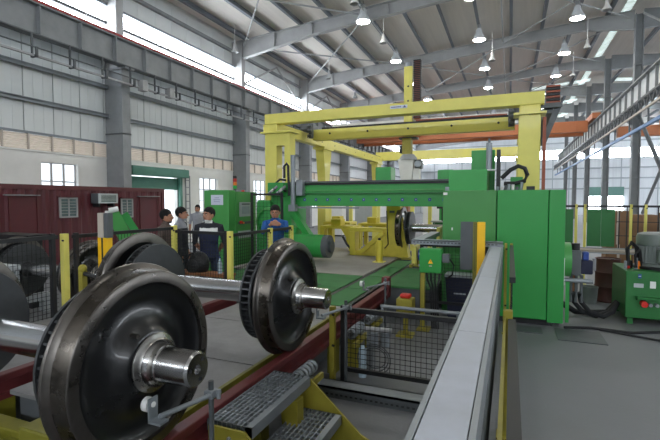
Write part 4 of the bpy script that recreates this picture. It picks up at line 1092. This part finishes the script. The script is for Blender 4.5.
# yellow wheel stand holding the wheelset, plus side tables
t = thing('wheel_stand', (-2.9, 10.3, 0.5), 'tall yellow steel stand with gusset holding the far wheelset', 'stand')
MB().prism([(-3.62, 0.5), (-2.18, 0.5), (-2.38, 1.55), (-2.42, 2.08), (-2.5, 2.16), (-2.68, 2.16), (-2.72, 2.0), (-2.72, 1.1), (-2.80, 1.1), (-3.30, 0.62), (-3.62, 0.62)], 10.15, 10.4, 'XZ').build('main_plate', 'yellow_machine', t)
B(-3.64, -2.7, 10.12, 10.45, 1.08, 1.18).build('top_beam', 'yellow_machine', t, bev=0.01)
B(-3.64, -3.5, 10.12, 10.45, 0.5, 1.08).build('leg', 'yellow_machine', t, bev=0.01)
MB().bar((-2.78, 10.13, 1.08), (-3.35, 10.13, 0.58), 0.1, 0.1).build('gusset', 'yellow_machine', t)
for z in (1.55, 1.75, 1.95): B(-2.64, -2.52, 10.13, 10.15, z, z+0.05).build('slot', 'steel_dark', t)
B(-2.66, -2.46, 10.14, 10.42, 2.16, 2.22).build('cap', 'yellow_machine', t, bev=0.01)
MB().tube([(-2.7, 10.1, 1.6), (-2.68, 10.1, 1.1), (-2.66, 10.1, 0.8), (-2.75, 10.1, 0.7)], 0.012, 6).build('cable', 'rubber', t)
B(-3.7, -2.1, 10.05, 10.5, 0.46, 0.5).build('base_plate', 'yellow_worn_shaded', t)
o = thing('bollard', (-2.62, 9.2, 0.5), 'short yellow bollard standing on the concrete slab', 'bollard')
MB().cyl((-2.62, 9.2, 0.5), (-2.62, 9.2, 0.98), 0.075, 18).build('tube', 'yellow_machine', o); B(-2.74, -2.50, 9.08, 9.32, 0.5, 0.515).build('base_plate', 'yellow', o)
MB().cyl((-2.62, 9.2, 0.98), (-2.62, 9.2, 1.02), 0.03, 10).build('cap_bolt', 'black', o)
def table(x, y, w_, label):
    t = thing('roller_table', (x, y, 0.46), label, 'table', 'yellow roller tables behind the portal')
    B(x-w_/2, x+w_/2, y, y+0.7, 1.08, 1.16).build('top', 'yellow_machine', t, bev=0.01)
    for a in (x-w_/2, x+w_/2-0.12):
        for b in (y, y+0.58): B(a, a+0.12, b, b+0.12, 0.46, 1.08).build('leg', 'yellow_machine', t)
    B(x-0.18, x+0.1, y+0.05, y+0.4, 1.16, 1.34).build('block', 'yellow_machine', t, bev=0.015)
    MB().prism([(x+w_/2-0.13, 1.08), (x+w_/2-0.35, 1.08), (x+w_/2-0.13, 0.75)], y+0.02, y+0.1, 'XZ').build('gusset', 'yellow_machine', t)
table(-4.3, 10.9, 0.95, 'yellow steel roller table left of wheel stand')
table(-3.75, 12.4, 0.9, 'yellow steel roller table behind and right of the first')
table(-5.05, 12.8, 0.9, 'yellow steel roller table farthest left behind diagonal arm')
o = MB().tube([(-4.0, 10.6, 0.9), (-3.85, 10.5, 0.72), (-3.7, 10.45, 0.58), (-3.6, 10.4, 0.52)], 0.03, 8).build('black_hose', 'rubber'); tag(o, 'black hose drooping between yellow table and wheel stand', 'hose')
for k, (x, y, h, m, lb_) in enumerate([(-6.6, 16, 2.3, 'yellow', 'slim yellow pole behind portal beam, leftmost'), (-5.7, 16, 2.3, 'yellow', 'slim yellow pole behind portal beam, second from left'), (-4.7, 16, 2.3, 'yellow', 'slim yellow pole behind portal beam, third from left'),
                                       (-3.9, 16, 2.3, 'yellow', 'slim yellow pole behind portal beam, fourth from left'), (-3.1, 15, 2.3, 'yellow', 'slim yellow pole behind portal beam, right of wheel stand'), (-2.5, 15, 2.3, 'yellow', 'slim yellow pole behind portal beam, rightmost')]):
    o = B(x-0.06, x+0.06, y-0.06, y+0.06, 0, h).box(x-0.12, x+0.12, y-0.12, y+0.12, 0, 0.02).build('safety_pole', m); tag(o, lb_, 'pole', 'yellow poles behind the portal')
bgc = [('white', 'pale cabinet far behind the portal, left'), ('panel_grey', 'grey cabinet far behind the portal, middle'), ('wood', 'brown crate far behind the portal'), ('white', 'white cabinet far behind the portal, right')]
for k, (m, lb_) in enumerate(bgc):
    x = -8.4 + k*1.7
    t = thing('far_cabinet', (x, 21, 0), lb_, 'cabinet', 'cabinets far behind the portal')
    B(x-0.5, x+0.5, 20.8, 21.4, 0.06, 1.7).build('body', m, t, bev=0.01)
    B(x-0.46, x-0.02, 20.785, 20.8, 0.1, 1.65).build('door', m, t); B(x+0.02, x+0.46, 20.785, 20.8, 0.1, 1.65).build('door', m, t)
    B(x-0.45, x+0.45, 20.85, 21.35, 0, 0.06).build('plinth', 'black', t)

# ================================================================== YELLOW LOADING GANTRY
t = thing('loading_gantry', (-2.7, 10, 0), 'yellow steel loading gantry frame over the green portal', 'gantry')
# front columns
def gcol(x0, x1, y0, y1, z1, slot):
    if slot:
        p = B(x0, x0+0.34, y0, y1, 0, z1).box(x1-0.16, x1, y0, y1, 0, z1).box(x0+0.34, x1-0.16, y0, y1, z1-0.32, z1).box(x0+0.34, x1-0.16, y0, y1, 0, 0.6).build('column', 'yellow', t)
    else: p = B(x0, x1, y0, y1, 0, z1).build('column', 'yellow', t, bev=0.015)
    B(x0-0.1, x1+0.1, y0-0.08, y1+0.08, z1, z1+0.04).build('cap_plate', 'yellow', p)
    B(x0-0.1, x1+0.1, y0-0.1, y1+0.1, 0, 0.04).build('foot_plate', 'yellow', p)
gcol(-5.95, -5.22, 10.0, 10.3, 3.58, True)
gcol(0.14, 0.56, 10.0, 10.3, 3.62, False)
tb = B(-5.95, 0.62, 9.98, 10.26, 3.82, 4.08).build('cross_beam', 'yellow', t, bev=0.012)
for x in (-5.8, 0.35): 
    B(x-0.2, x+0.2, 10.0, 10.3, 3.62, 3.82).build('beam_seat', 'yellow', t, bev=0.01)
for k in range(24): MB().cyl((-5.8+k*0.27, 10.12, 4.08), (-5.8+k*0.27, 10.12, 4.105), 0.02, 8).build('rail_clip', 'steel_dark', tb)
# side rails
for x in (-5.74, 0.36):
    s_ = B(x-0.12, x+0.12, 10.3, 20.2, 3.58, 3.86).build('side_beam', 'yellow', t, bev=0.012)
    B(x-0.03, x+0.03, 10.3, 20.2, 3.86, 3.91).build('running_rail', 'steel_dark', s_)
    for k in range(9): MB().cyl((x+0.12, 10.8+k*1.1, 3.72), (x+0.127, 10.8+k*1.1, 3.72), 0.02, 8).build('bolt', 'black', s_)
for x, y in ((-5.74, 13.4), (-5.74, 19.6), (0.36, 14.0), (0.36, 19.6)):
    MB().prism([(y-0.18, 0), (y+0.18, 0), (y+0.18, 2.6), (y+0.34, 3.5), (y-0.34, 3.5), (y-0.18, 2.6)], x-0.14, x+0.14, 'YZ').build('column', 'yellow', t)
    B(x-0.2, x+0.2, y-0.4, y+0.4, 3.5, 3.58).build('cap_plate', 'yellow', t)
B(-5.95, 0.62, 20.2, 20.45, 3.72, 4.12).build('rear_beam', 'yellow', t, bev=0.012)
B(0.6, 0.66, 10.0, 10.1, 0.1, 3.55).build('orange_conduit', 'orange_cable', t)
# nameplate on the cross beam
pl = B(-2.60, -2.20, 9.97, 9.98, 3.955, 4.025).build('nameplate', 'paper', t)
mb = MB()
for k in range(7): mb.box(-2.57+k*0.033, -2.545+k*0.033, 9.966, 9.97, 3.977, 4.0)
mb.build('plate_lettering', 'ink', pl)
MB().prism([(-2.30, 3.965), (-2.225, 3.965), (-2.262, 4.018)], 9.966, 9.97, 'XZ').build('plate_emblem', 'ink', pl)
# travelling bridge
br = thing('gantry_bridge', (-2.7, 12, 3.6), 'yellow travelling bridge beam with grey duct inside the gantry', 'bridge beam')
bb = B(-5.45, 0.08, 11.9, 12.15, 3.62, 3.93).build('beam', 'yellow', br, bev=0.01)
for k in range(5): MB().cyl((-4.9+k*1.15, 11.893, 3.8), (-4.9+k*1.15, 11.9, 3.8), 0.03, 10).build('hole', 'black', bb)
B(-5.0, 0.05, 12.34, 12.48, 3.97, 4.13).build('grey_duct', 'gripper', br, bev=0.01)
B(-5.2, 0.0, 12.0, 12.1, 3.93, 4.0).build('chain_tray', 'black', br)
B(-2.4, -0.1, 11.96, 12.0, 4.0, 4.03).build('orange_cable', 'orange_cable', br)
for x in (-5.62, 0.2):
    B(x-0.13, x+0.13, 11.7, 12.4, 3.92, 4.12).build('end_truck', 'steel_dark', br, bev=0.02)
    MB().cyl((x + (0.2 if x < 0 else -0.2), 11.72, 3.66), (x + (0.2 if x < 0 else -0.2), 11.72, 4.14), 0.075, 12).build('drive_motor', 'steel_dark', br)
    for z in (3.72, 3.86, 4.0): MB().cyl((x-0.06 + (0.2 if x < 0 else -0.2), 11.62, z), (x+0.06 + (0.2 if x < 0 else -0.2), 11.62, z), 0.04, 10).build('wheel', 'galv_dark', br)
# mast and gripper
ms = thing('lifting_mast', (-2.65, 12, 2.4), 'yellow vertical lifting mast with grey gripper on the bridge', 'mast')
B(-2.78, -2.55, 12.16, 12.30, 3.1, 5.55).build('mast', 'yellow', ms, bev=0.008)
MB().cyl((-2.66, 12.23, 5.55), (-2.66, 12.23, 5.66), 0.08, 12).build('mast_head', 'galv', ms)
for z in (4.6, 5.0): MB().cyl((-2.66, 12.152, z), (-2.66, 12.16, z), 0.025, 10).build('hole', 'black', ms)
ch = None
for k in range(32):
    if ch is None: ch = B(-2.50, -2.34, 12.18, 12.3, 4.1, 4.125).build('chain_link', 'orange_cable', ms); c2 = B(-2.52, -2.32, 12.15, 12.31, 4.122, 4.15).build('chain_link', 'black', ms)
    else: again(ch, 0, 0, k*0.05); again(c2, 0, 0, k*0.05)
B(-2.90, -2.40, 12.1, 12.4, 3.55, 3.6).build('flange', 'galv_dark', ms)
B(-2.78, -2.54, 12.0, 12.25, 3.12, 3.55).build('lower_mast', 'yellow_worn_shaded', ms)
B(-2.86, -2.76, 12.0, 12.2, 3.15, 3.35).build('side_motor', 'black', ms, bev=0.02)
MB().lathe([(0, 3.14), (0.16, 3.12), (0.24, 3.02), (0.25, 2.96), (0, 2.96)], (-2.64, 12.15, 0), 'Z', 20).build('swivel', 'steel_light', ms)
MB().prism([(-2.90, 2.98), (-2.46, 2.98), (-2.52, 2.35), (-2.80, 2.35)], 11.98, 12.05, 'XZ').build('gripper_plate', 'gripper', ms)
MB().prism([(-2.90, 2.98), (-2.46, 2.98), (-2.52, 2.35), (-2.80, 2.35)], 12.25, 12.32, 'XZ').build('gripper_plate', 'gripper', ms)
B(-2.44, -2.24, 12.0, 12.3, 2.72, 2.96).build('gripper_actuator', 'steel_dark', ms, bev=0.03)
MB().cyl((-2.34, 11.95, 2.84), (-2.34, 12.0, 2.84), 0.09, 14).build('actuator_cap', 'galv', ms)
B(-2.5, -2.3, 12.02, 12.26, 2.38, 2.72).build('gripper_jaw', 'gripper', ms, bev=0.02)
# energy chain bundle at the right of the gantry
ec = thing('energy_chain', (0.75, 10.5, 3.0), 'coiled orange and black energy chain at right end of gantry', 'cable chain')
for k in range(7): B(0.66, 0.92, 10.2, 10.45, 3.86+k*0.055, 3.895+k*0.055).build('chain_link', ['orange_cable', 'black'][k % 2], ec)
B(0.64, 0.94, 10.18, 10.47, 3.80, 3.86).build('tray', 'steel_dark', ec)
MB().bar((0.72, 10.3, 3.78), (0.72, 16.5, 3.40), 0.16, 0.22).build('tray_arm', 'galv_dark', ec)
MB().bar((0.9, 10.3, 3.82), (0.6, 10.3, 3.0), 0.08, 0.12).build('strut', 'galv_dark', ec)
B(0.56, 0.96, 10.15, 10.2, 3.76, 3.82).build('bracket', 'galv_dark', ec)

# ================================================================== CONTROL CABINET AND LEFT EQUIPMENT
t = thing('control_cabinet', (-6.0, 8.6, 0), 'tall light green control cabinet with notice paper and operator panel', 'cabinet')
B(-6.58, -5.90, 8.30, 8.55, 0.1, 2.08).build('front_cabinet', 'green_light', t, bev=0.01)
B(-6.55, -5.90, 8.57, 9.45, 0.1, 2.05).build('rear_cabinet', 'green_light', t, bev=0.01)
B(-6.5, -5.95, 8.35, 9.4, 0.0, 0.1).build('plinth', 'black', t)
pp = B(-6.38, -6.05, 8.292, 8.30, 1.74, 1.97).build('notice_paper', 'paper', t)
mb = MB()
for k, w_ in enumerate((0.12, 0.2, 0.16)): mb.box(-6.215-w_/2, -6.215+w_/2, 8.290, 8.292, 1.90-k*0.045, 1.908-k*0.045)
mb.build('notice_lettering', 'ink', pp)
pn = B(-5.90, -5.885, 8.72, 9.22, 1.46, 1.80).build('operator_panel', 'panel_grey', t)
B(-5.885, -5.88, 8.80, 9.14, 1.52, 1.70).build('screen', 'screen', pn)
B(-5.885, -5.88, 8.80, 9.14, 1.74, 1.77).build('panel_label', 'steel_dark', pn)
B(-5.90, -5.87, 8.66, 9.3, 1.28, 1.34).build('button_strip', 'steel_dark', t)
MB().cyl((-5.88, 8.72, 1.33), (-5.82, 8.72, 1.33), 0.035, 12).build('emergency_button', 'red', t)
MB().cyl((-5.88, 8.84, 1.31), (-5.85, 8.84, 1.31), 0.02, 10).build('button', 'amber', t)
B(-5.90, -5.87, 8.66, 9.3, 0.95, 1.12).build('vent_grille', 'panel_grey', t)
tw = MB().cyl((-6.0, 8.7, 2.05), (-6.0, 8.7, 2.12), 0.03, 12).build('signal_tower', 'steel_dark', t)
for k, m in enumerate(('green_lens', 'amber', 'red')): MB().cyl((-6.0, 8.7, 2.12+k*0.08), (-6.0, 8.7, 2.195+k*0.08), 0.045, 14).build('signal_lens', m, tw)
MB().cyl((-6.0, 8.7, 2.36), (-6.0, 8.7, 2.42), 0.045, 14).build('signal_cap', 'black', tw)
MB().cyl((-5.95, 8.95, 2.05), (-5.95, 8.95, 2.09), 0.04, 12).build('beacon', 'red', t)
# green chute standing before the container
t = thing('green_chute', (-8, 7.3, 0), 'leaning green steel chute with pale clamp before the red container', 'chute')
MB().bar((-8.05, 7.0, 1.62), (-7.85, 7.45, 0.6), 0.05, 0.28).build('plate', 'green_light', t)
MB().bar((-8.0, 7.3, 1.55), (-7.7, 7.75, 0.6), 0.05, 0.16).build('side_plate', 'green', t)
MB().cyl((-8.05, 6.95, 1.62), (-7.95, 7.1, 1.66), 0.06, 12).build('roller', 'white', t)
B(-8.1, -8.02, 6.88, 6.98, 1.35, 1.62).build('clamp', 'white', t, bev=0.015)
B(-8.2, -7.6, 6.9, 7.9, 0.0, 0.62).build('base_frame', 'green_dark', t, bev=0.02)
o = B(-8.6, -7.4, 4.8, 5.2, 1.18, 1.26).box(-8.5, -8.4, 4.9, 5.1, 0, 1.18).box(-7.6, -7.5, 4.9, 5.1, 0, 1.18).build('steel_trestle', 'black'); tag(o, 'black steel trestle bar behind the left fence', 'trestle')
# work table with bag, bottle, wicker chair
t = thing('work_table', (-4.6, 5.65, 0), 'low brown wooden table behind fence near the men', 'table')
B(-5.05, -4.0, 5.52, 5.80, 0.66, 0.70).build('top', 'wood', t)
for x in (-5.02, -4.06):
    for y in (5.53, 5.74): B(x, x+0.05, y, y+0.05, 0, 0.66).build('leg', 'wood', t)
t = thing('backpack', (-4.62, 5.66, 0.70), 'black backpack lying on the low wooden table', 'backpack')
MB().ball((-4.62, 5.68, 0.83), 0.19, 0.12, 0.2, 16, zmin=-0.65).build('body', 'black', t)
MB().ball((-4.66, 5.57, 0.79), 0.12, 0.05, 0.12, 12, zmin=-0.75).build('pocket', 'rubber', t)
MB().tube([(-4.78, 5.6, 0.72), (-4.81, 5.58, 0.86), (-4.74, 5.6, 0.98), (-4.64, 5.66, 1.02)], 0.015, 6).build('strap', 'rubber', t)
t = thing('water_bottle', (-4.2, 5.66, 0.70), 'clear water bottle standing on wooden table by backpack', 'bottle')
MB().lathe([(0, 0.70), (0.035, 0.70), (0.036, 0.86), (0.015, 0.92), (0.014, 0.94)], (-4.2, 5.66, 0), 'Z', 14).build('body', 'plastic_clear', t)
MB().cyl((-4.2, 5.66, 0.94), (-4.2, 5.66, 0.96), 0.016, 10).build('cap', 'blue', t)
t = thing('wicker_chair', (-3.95, 6.6, 0), 'woven brown chair back behind the fence by second wheel', 'chair')
MB().prism([(-4.2, 0.45), (-3.84, 0.45), (-3.84, 0.80), (-3.93, 0.90), (-4.11, 0.90), (-4.2, 0.80)], 6.75, 6.79, 'XZ').build('backrest', 'wicker', t)
B(-4.22, -3.82, 6.35, 6.78, 0.41, 0.45).build('seat', 'wicker', t)
for x in (-4.2, -3.88):
    for y in (6.38, 6.72): B(x, x+0.04, y, y+0.04, 0, 0.41).build('leg', 'wood', t)

# ================================================================== PEOPLE
def limb(mb, pts):
    """chain of (point, rx, ry) as one elliptical tapered tube with rounded ends"""
    n = 14; P = [Vector(p[0]) for p in pts]; rings = []
    for i, (p, rx, ry) in enumerate(pts):
        d = (P[min(i+1, len(P)-1)] - P[max(i-1, 0)]).normalized()
        u = Vector((0, 1, 0)).cross(d)
        if u.length < 0.2: u = Vector((1, 0, 0)).cross(d)
        u.normalize(); w = d.cross(u).normalized()
        rings.append((P[i], u, w, rx, ry, d))
    seq = []
    p, u, w, rx, ry, d = rings[0]
    for t in (0.98, 0.8, 0.45): seq.append((p - d*(min(rx, ry)*t), u, w, rx*math.sqrt(1-t*t), ry*math.sqrt(1-t*t)))
    seq += [r[:5] for r in rings]
    p, u, w, rx, ry, d = rings[-1]
    for t in (0.45, 0.8, 0.98): seq.append((p + d*(min(rx, ry)*t), u, w, rx*math.sqrt(1-t*t), ry*math.sqrt(1-t*t)))
    vs = []
    for p, u, w, rx, ry in seq:
        for k in range(n):
            a = 2*math.pi*k/n; vs.append(p + u*(rx*math.cos(a)) + w*(ry*math.sin(a)))
    m = len(seq)
    fs = [(j*n+i, j*n+(i+1) % n, (j+1)*n+(i+1) % n, (j+1)*n+i) for j in range(m-1) for i in range(n)]
    fs += [tuple(reversed(range(n))), tuple((m-1)*n+i for i in range(n))]
    mb._a(vs, fs, 0, True)
def hand(mb, wr, d, up, side, curl=0.5):
    """palm, four fingers and a thumb; d = direction of the fingers, up = back of the hand, side = thumb side"""
    wr, d, up, side = Vector(wr), Vector(d).normalized(), Vector(up).normalized(), Vector(side).normalized()
    pc = wr + d*0.045
    limb(mb, [(wr, 0.024, 0.020), (pc + side*0.016, 0.018, 0.016), (wr + d*0.088 + side*0.020, 0.014, 0.013)])
    limb(mb, [(wr, 0.022, 0.018), (pc - side*0.016, 0.018, 0.016), (wr + d*0.082 - side*0.024, 0.014, 0.013)])
    for k, (o, L) in enumerate(((0.032, 0.070), (0.011, 0.078), (-0.011, 0.072), (-0.032, 0.056))):
        b = wr + d*0.085 + side*o; p = [b]; dd = d.copy()
        for s_ in (0.45, 0.32, 0.23):
            dd = (dd - up*curl*0.6).normalized(); p.append(p[-1] + dd*(L*s_))
        limb(mb, [(q, 0.0095, 0.0095) for q in p])
    b = wr + d*0.025 + side*0.03
    limb(mb, [(b, 0.013, 0.013), (b + d*0.03 + side*0.025, 0.011, 0.011), (b + d*0.058 + side*0.032 - up*0.01, 0.0095, 0.0095)])
def person(loc, rotz, label, H, mats, el, er, wl_, wr_, hl, hr, lean=0.0, head_yaw=0.0, head_pitch=0.0, zone=None, cap=None):
    """local frame: faces -Y. el/er elbows, wl_/wr_ wrists, hl/hr = (dir, up, side) of each hand, zone(p, bone) -> material index"""
    k = H/1.72
    t = thing('person', loc, label, 'person'); t.rotation_euler = (0, 0, rotz)
    mb = MB(); V = Vector
    ly = lambda z: -lean*max(0, (z-0.95))       # forward lean above the hips
    def q(x, y, z): return V((x*k, (y+ly(z))*k, z*k))
    bones = []
    def L(pts, mi): 
        limb(mb, pts)
        for (a, r1, r2), (b, r3, r4) in zip(pts[:-1], pts[1:]): bones.append((V(a), V(b), (r1+r3)/2, mi))
    for s in (-1, 1):
        L([(q(s*0.09, 0.01, 0.90), 0.088*k, 0.095*k), (q(s*0.10, -0.005, 0.70), 0.078*k, 0.083*k), (q(s*0.105, -0.01, 0.50), 0.058*k, 0.062*k)], 1)
        L([(q(s*0.105, -0.01, 0.50), 0.056*k, 0.06*k), (q(s*0.108, 0.015, 0.34), 0.054*k, 0.058*k), (q(s*0.11, 0.02, 0.11), 0.046*k, 0.05*k)], 1)
        L([(q(s*0.11, 0.04, 0.045), 0.042*k, 0.042*k), (q(s*0.118, -0.07, 0.04), 0.046*k, 0.036*k), (q(s*0.122, -0.15, 0.032), 0.04*k, 0.028*k)], 2)
    L([(q(0, 0.01, 0.90), 0.165*k, 0.115*k), (q(0, 0.0, 1.02), 0.155*k, 0.105*k), (q(0, -0.005, 1.15), 0.155*k, 0.105*k), (q(0, 0.0, 1.28), 0.175*k, 0.115*k), (q(0, 0.01, 1.38), 0.165*k, 0.10*k), (q(0, 0.02, 1.435), 0.10*k, 0.07*k)], 0)
    for s, e, w_, h_ in ((1, el, wl_, hl), (-1, er, wr_, hr)):
        sh = q(s*0.185, 0.015, 1.385); e = V(e)*k; w_ = V(w_)*k
        L([(q(s*0.10, 0.015, 1.40), 0.06*k, 0.06*k), (sh, 0.062*k, 0.062*k), (sh.lerp(e, 0.5), 0.05*k, 0.052*k)], 0)
        L([(sh.lerp(e, 0.5), 0.05*k, 0.052*k), (e, 0.042*k, 0.044*k)], 0)
        L([(e, 0.040*k, 0.042*k), (e.lerp(w_, 0.35), 0.039*k, 0.042*k), (w_, 0.025*k, 0.028*k)], 3)
        n0 = len(mb.v); hand(mb, w_, *h_)
        bones.append((w_, w_ + V(h_[0]).normalized()*0.17, 0.05, 4))
    L([(q(0, 0.02, 1.43), 0.056*k, 0.056*k), (q(0, 0.0, 1.50), 0.052*k, 0.055*k)], 4)
    # head, turned about the neck
    hc = q(0, -0.012, 1.588)
    M = Matrix.Translation(hc) @ Matrix.Rotation(head_yaw, 4, 'Z') @ Matrix.Rotation(head_pitch, 4, 'X')
    hm = MB(); HS = 1.06
    hm.ball((0, 0.015*k, 0.025*k), 0.076*k, 0.095*k, 0.098*k, 18)
    hm.ball((0, -0.02*k, -0.03*k), 0.066*k, 0.075*k, 0.088*k, 18)
    hm.ball((0, -0.05*k, -0.092*k), 0.036*k, 0.036*k, 0.026*k, 12)
    limb(hm, [(V((0, -0.088, 0.012))*k, 0.010*k, 0.010*k), (V((0, -0.108, -0.026))*k, 0.016*k, 0.013*k)])
    for s in (-1, 1):
        hm.ball((s*0.076*k, 0.012*k, -0.01*k), 0.012*k, 0.022*k, 0.034*k, 10)
        limb(hm, [(V((s*0.018, -0.086, 0.028))*k, 0.010*k, 0.008*k), (V((s*0.05, -0.070, 0.028))*k, 0.010*k, 0.008*k)])
    mb._a([M @ (V(p)*HS) for p in hm.v], hm.f, 0, True)
    bones.append((M @ V((0, 0, -0.07)), M @ V((0, 0, 0.05)), 0.09*k, 4))
    me = bpy.data.meshes.new('body_src'); me.from_pydata([tuple(p) for p in mb.v], [], mb.f)
    src = bpy.data.objects.new('body_src', me); COL.objects.link(src)
    r = src.modifiers.new('r', 'REMESH'); r.mode = 'VOXEL'; r.voxel_size = 0.0085; r.use_smooth_shade = True
    s2 = src.modifiers.new('s', 'SMOOTH'); s2.factor = 0.5; s2.iterations = 3
    dg = bpy.context.evaluated_depsgraph_get()
    out = bpy.data.meshes.new_from_object(src.evaluated_get(dg))
    bpy.data.objects.remove(src); bpy.data.meshes.remove(me)
    out.name = 'body'
    out.materials.clear()
    for m in mats: out.materials.append(MATS[m])
    for p in out.polygons:
        c = p.center; best = None; bm_ = 0; bi = 0
        for a, b, rr, mi in bones:
            ab = b - a; tt = max(0, min(1, (c-a).dot(ab)/max(ab.length_squared, 1e-9)))
            d = ((c - a - ab*tt).length - rr)
            if best is None or d < best: best, bm_ = d, mi
        if zone: bm_ = zone(c/k, bm_)
        p.material_index = bm_; p.use_smooth = True
    ob = bpy.data.objects.new('body', out); COL.objects.link(ob); ob.parent = t
    def part(nm, h, m):
        me = bpy.data.meshes.new(nm); me.from_pydata([tuple(M @ V(p)) for p in h.v], [], h.f); me.materials.append(MATS[m])
        for p in me.polygons: p.use_smooth = True
        o = bpy.data.objects.new(nm, me); COL.objects.link(o); o.parent = t; return o
    # hair: cap over the skull with a hairline that drops towards the nape
    h = MB(); hb = MB(); hb.ball((0, 0.018, 0.034), 0.081, 0.100, 0.099, 26)
    jit = random.Random(int(loc[0]*100))
    hb.v = [tuple((V(p) - V((0, 0.018, 0.034)))*(1 + 0.04*jit.random()) + V((0, 0.018, 0.034))) for p in hb.v]
    hf = [f for f in hb.f if sum(hb.v[q_][2] + 0.72*hb.v[q_][1] for q_ in f)/4 > 0.0 or (sum(hb.v[q_][1] for q_ in f)/4 < -0.05 and sum(hb.v[q_][2] for q_ in f)/4 > 0.058)]
    h._a([(a*k*HS, b*k*HS, c*k*HS) for a, b, c in hb.v], hf, 0, True)
    part('hair', h, cap or 'hair')
    def scl(h): h.v = [tuple(V(p)*HS) for p in h.v]; return h
    for s in (-1, 1):
        h = MB(); h.ball((s*0.033*k, -0.084*k, 0.006*k), 0.013*k, 0.009*k, 0.006*k, 8); e_ = part('eye', scl(h), 'eye_white')
        h = MB(); h.ball((s*0.033*k, -0.091*k, 0.006*k), 0.006*k, 0.004*k, 0.005*k, 8); part('pupil', scl(h), 'hair')
        h = MB(); limb(h, [(V((s*0.016, -0.094, 0.026))*k, 0.006*k, 0.006*k), (V((s*0.05, -0.080, 0.028))*k, 0.005*k, 0.005*k)]); part('eyebrow', scl(h), 'hair')
    h = MB(); h.ball((0, -0.090*k, -0.060*k), 0.022*k, 0.010*k, 0.006*k, 10); part('mouth', scl(h), 'lips')
    return t
DN = ((0, -0.15, -1), (1, 0, 0), (0, -1, 0)); DNR = ((0, -0.15, -1), (-1, 0, 0), (0, -1, 0))
HANG = dict(el=(0.235, 0.04, 1.11), er=(-0.235, 0.04, 1.11), wl_=(0.245, -0.04, 0.86), wr_=(-0.245, -0.04, 0.86), hl=DN, hr=DNR)
# man in brown jacket, seen from the side, facing right
person((-5.60, 6.02, 0), R(112), 'man in grey-brown jacket at left of the group, looking right', 1.69, ['shirt_brown', 'trouser', 'shoe', 'shirt_brown', 'skin'],
       head_yaw=R(12), **HANG)
person((-5.70, 6.52, 0), R(112), 'man in black top with grey shoulders, second from left', 1.72, ['shirt_black', 'trouser', 'shoe', 'shirt_black', 'skin', 'shirt_grey'],
       head_yaw=R(4), zone=lambda c, b: 5 if (b == 0 and 1.33 < c.z and c.x < 0.02) else b, **HANG)
def polo(c, b):
    if b == 0 and 1.30 < c.z < 1.37 and abs(c.x) < 0.15 and c.y < 0: return 5
    if b == 0 and c.z > 1.45 and abs(c.x) < 0.06: return 5
    if b == 0 and c.z < 1.29 and abs(c.x) < 0.19: return 6
    return b
person((-4.76, 6.12, 0), R(30), 'man in dark polo shirt with white chest band before green cabinet', 1.73, ['shirt_black', 'denim', 'shoe', 'skin', 'skin', 'white', 'shirt_navy'],
       el=(0.25, 0.06, 1.12), er=(-0.25, 0.06, 1.12), wl_=(0.12, 0.17, 0.93), wr_=(-0.12, 0.19, 0.93), hl=((-1, 0, -0.3), (0, 1, 0), (0, 0, 1)), hr=((1, 0.1, -0.3), (0, 1, 0), (0, 0, 1)),
       head_yaw=R(-38), zone=polo)
person((-4.06, 7.18, 0), R(28), 'man in blue jacket leaning with clasped hands on the fence', 1.76, ['shirt_blue', 'trouser', 'shoe', 'shirt_blue', 'skin'],
       el=(0.20, -0.24, 1.27), er=(-0.22, -0.22, 1.24), wl_=(0.065, -0.36, 1.40), wr_=(-0.065, -0.36, 1.39), hl=((-0.8, -0.5, 0.1), (0, -0.8, 0.4), (0, 0, 1)), hr=((0.8, -0.5, 0.1), (0, -0.8, 0.4), (0, 0, 1)),
       lean=0.18, head_pitch=R(12), head_yaw=R(-5))
person((-9.25, 11.33, 0), R(40), 'distant worker in grey shirt and cap near the bright doorway', 1.70, ['shirt_grey', 'trouser', 'shoe', 'skin', 'skin'], head_yaw=R(-20), **HANG)
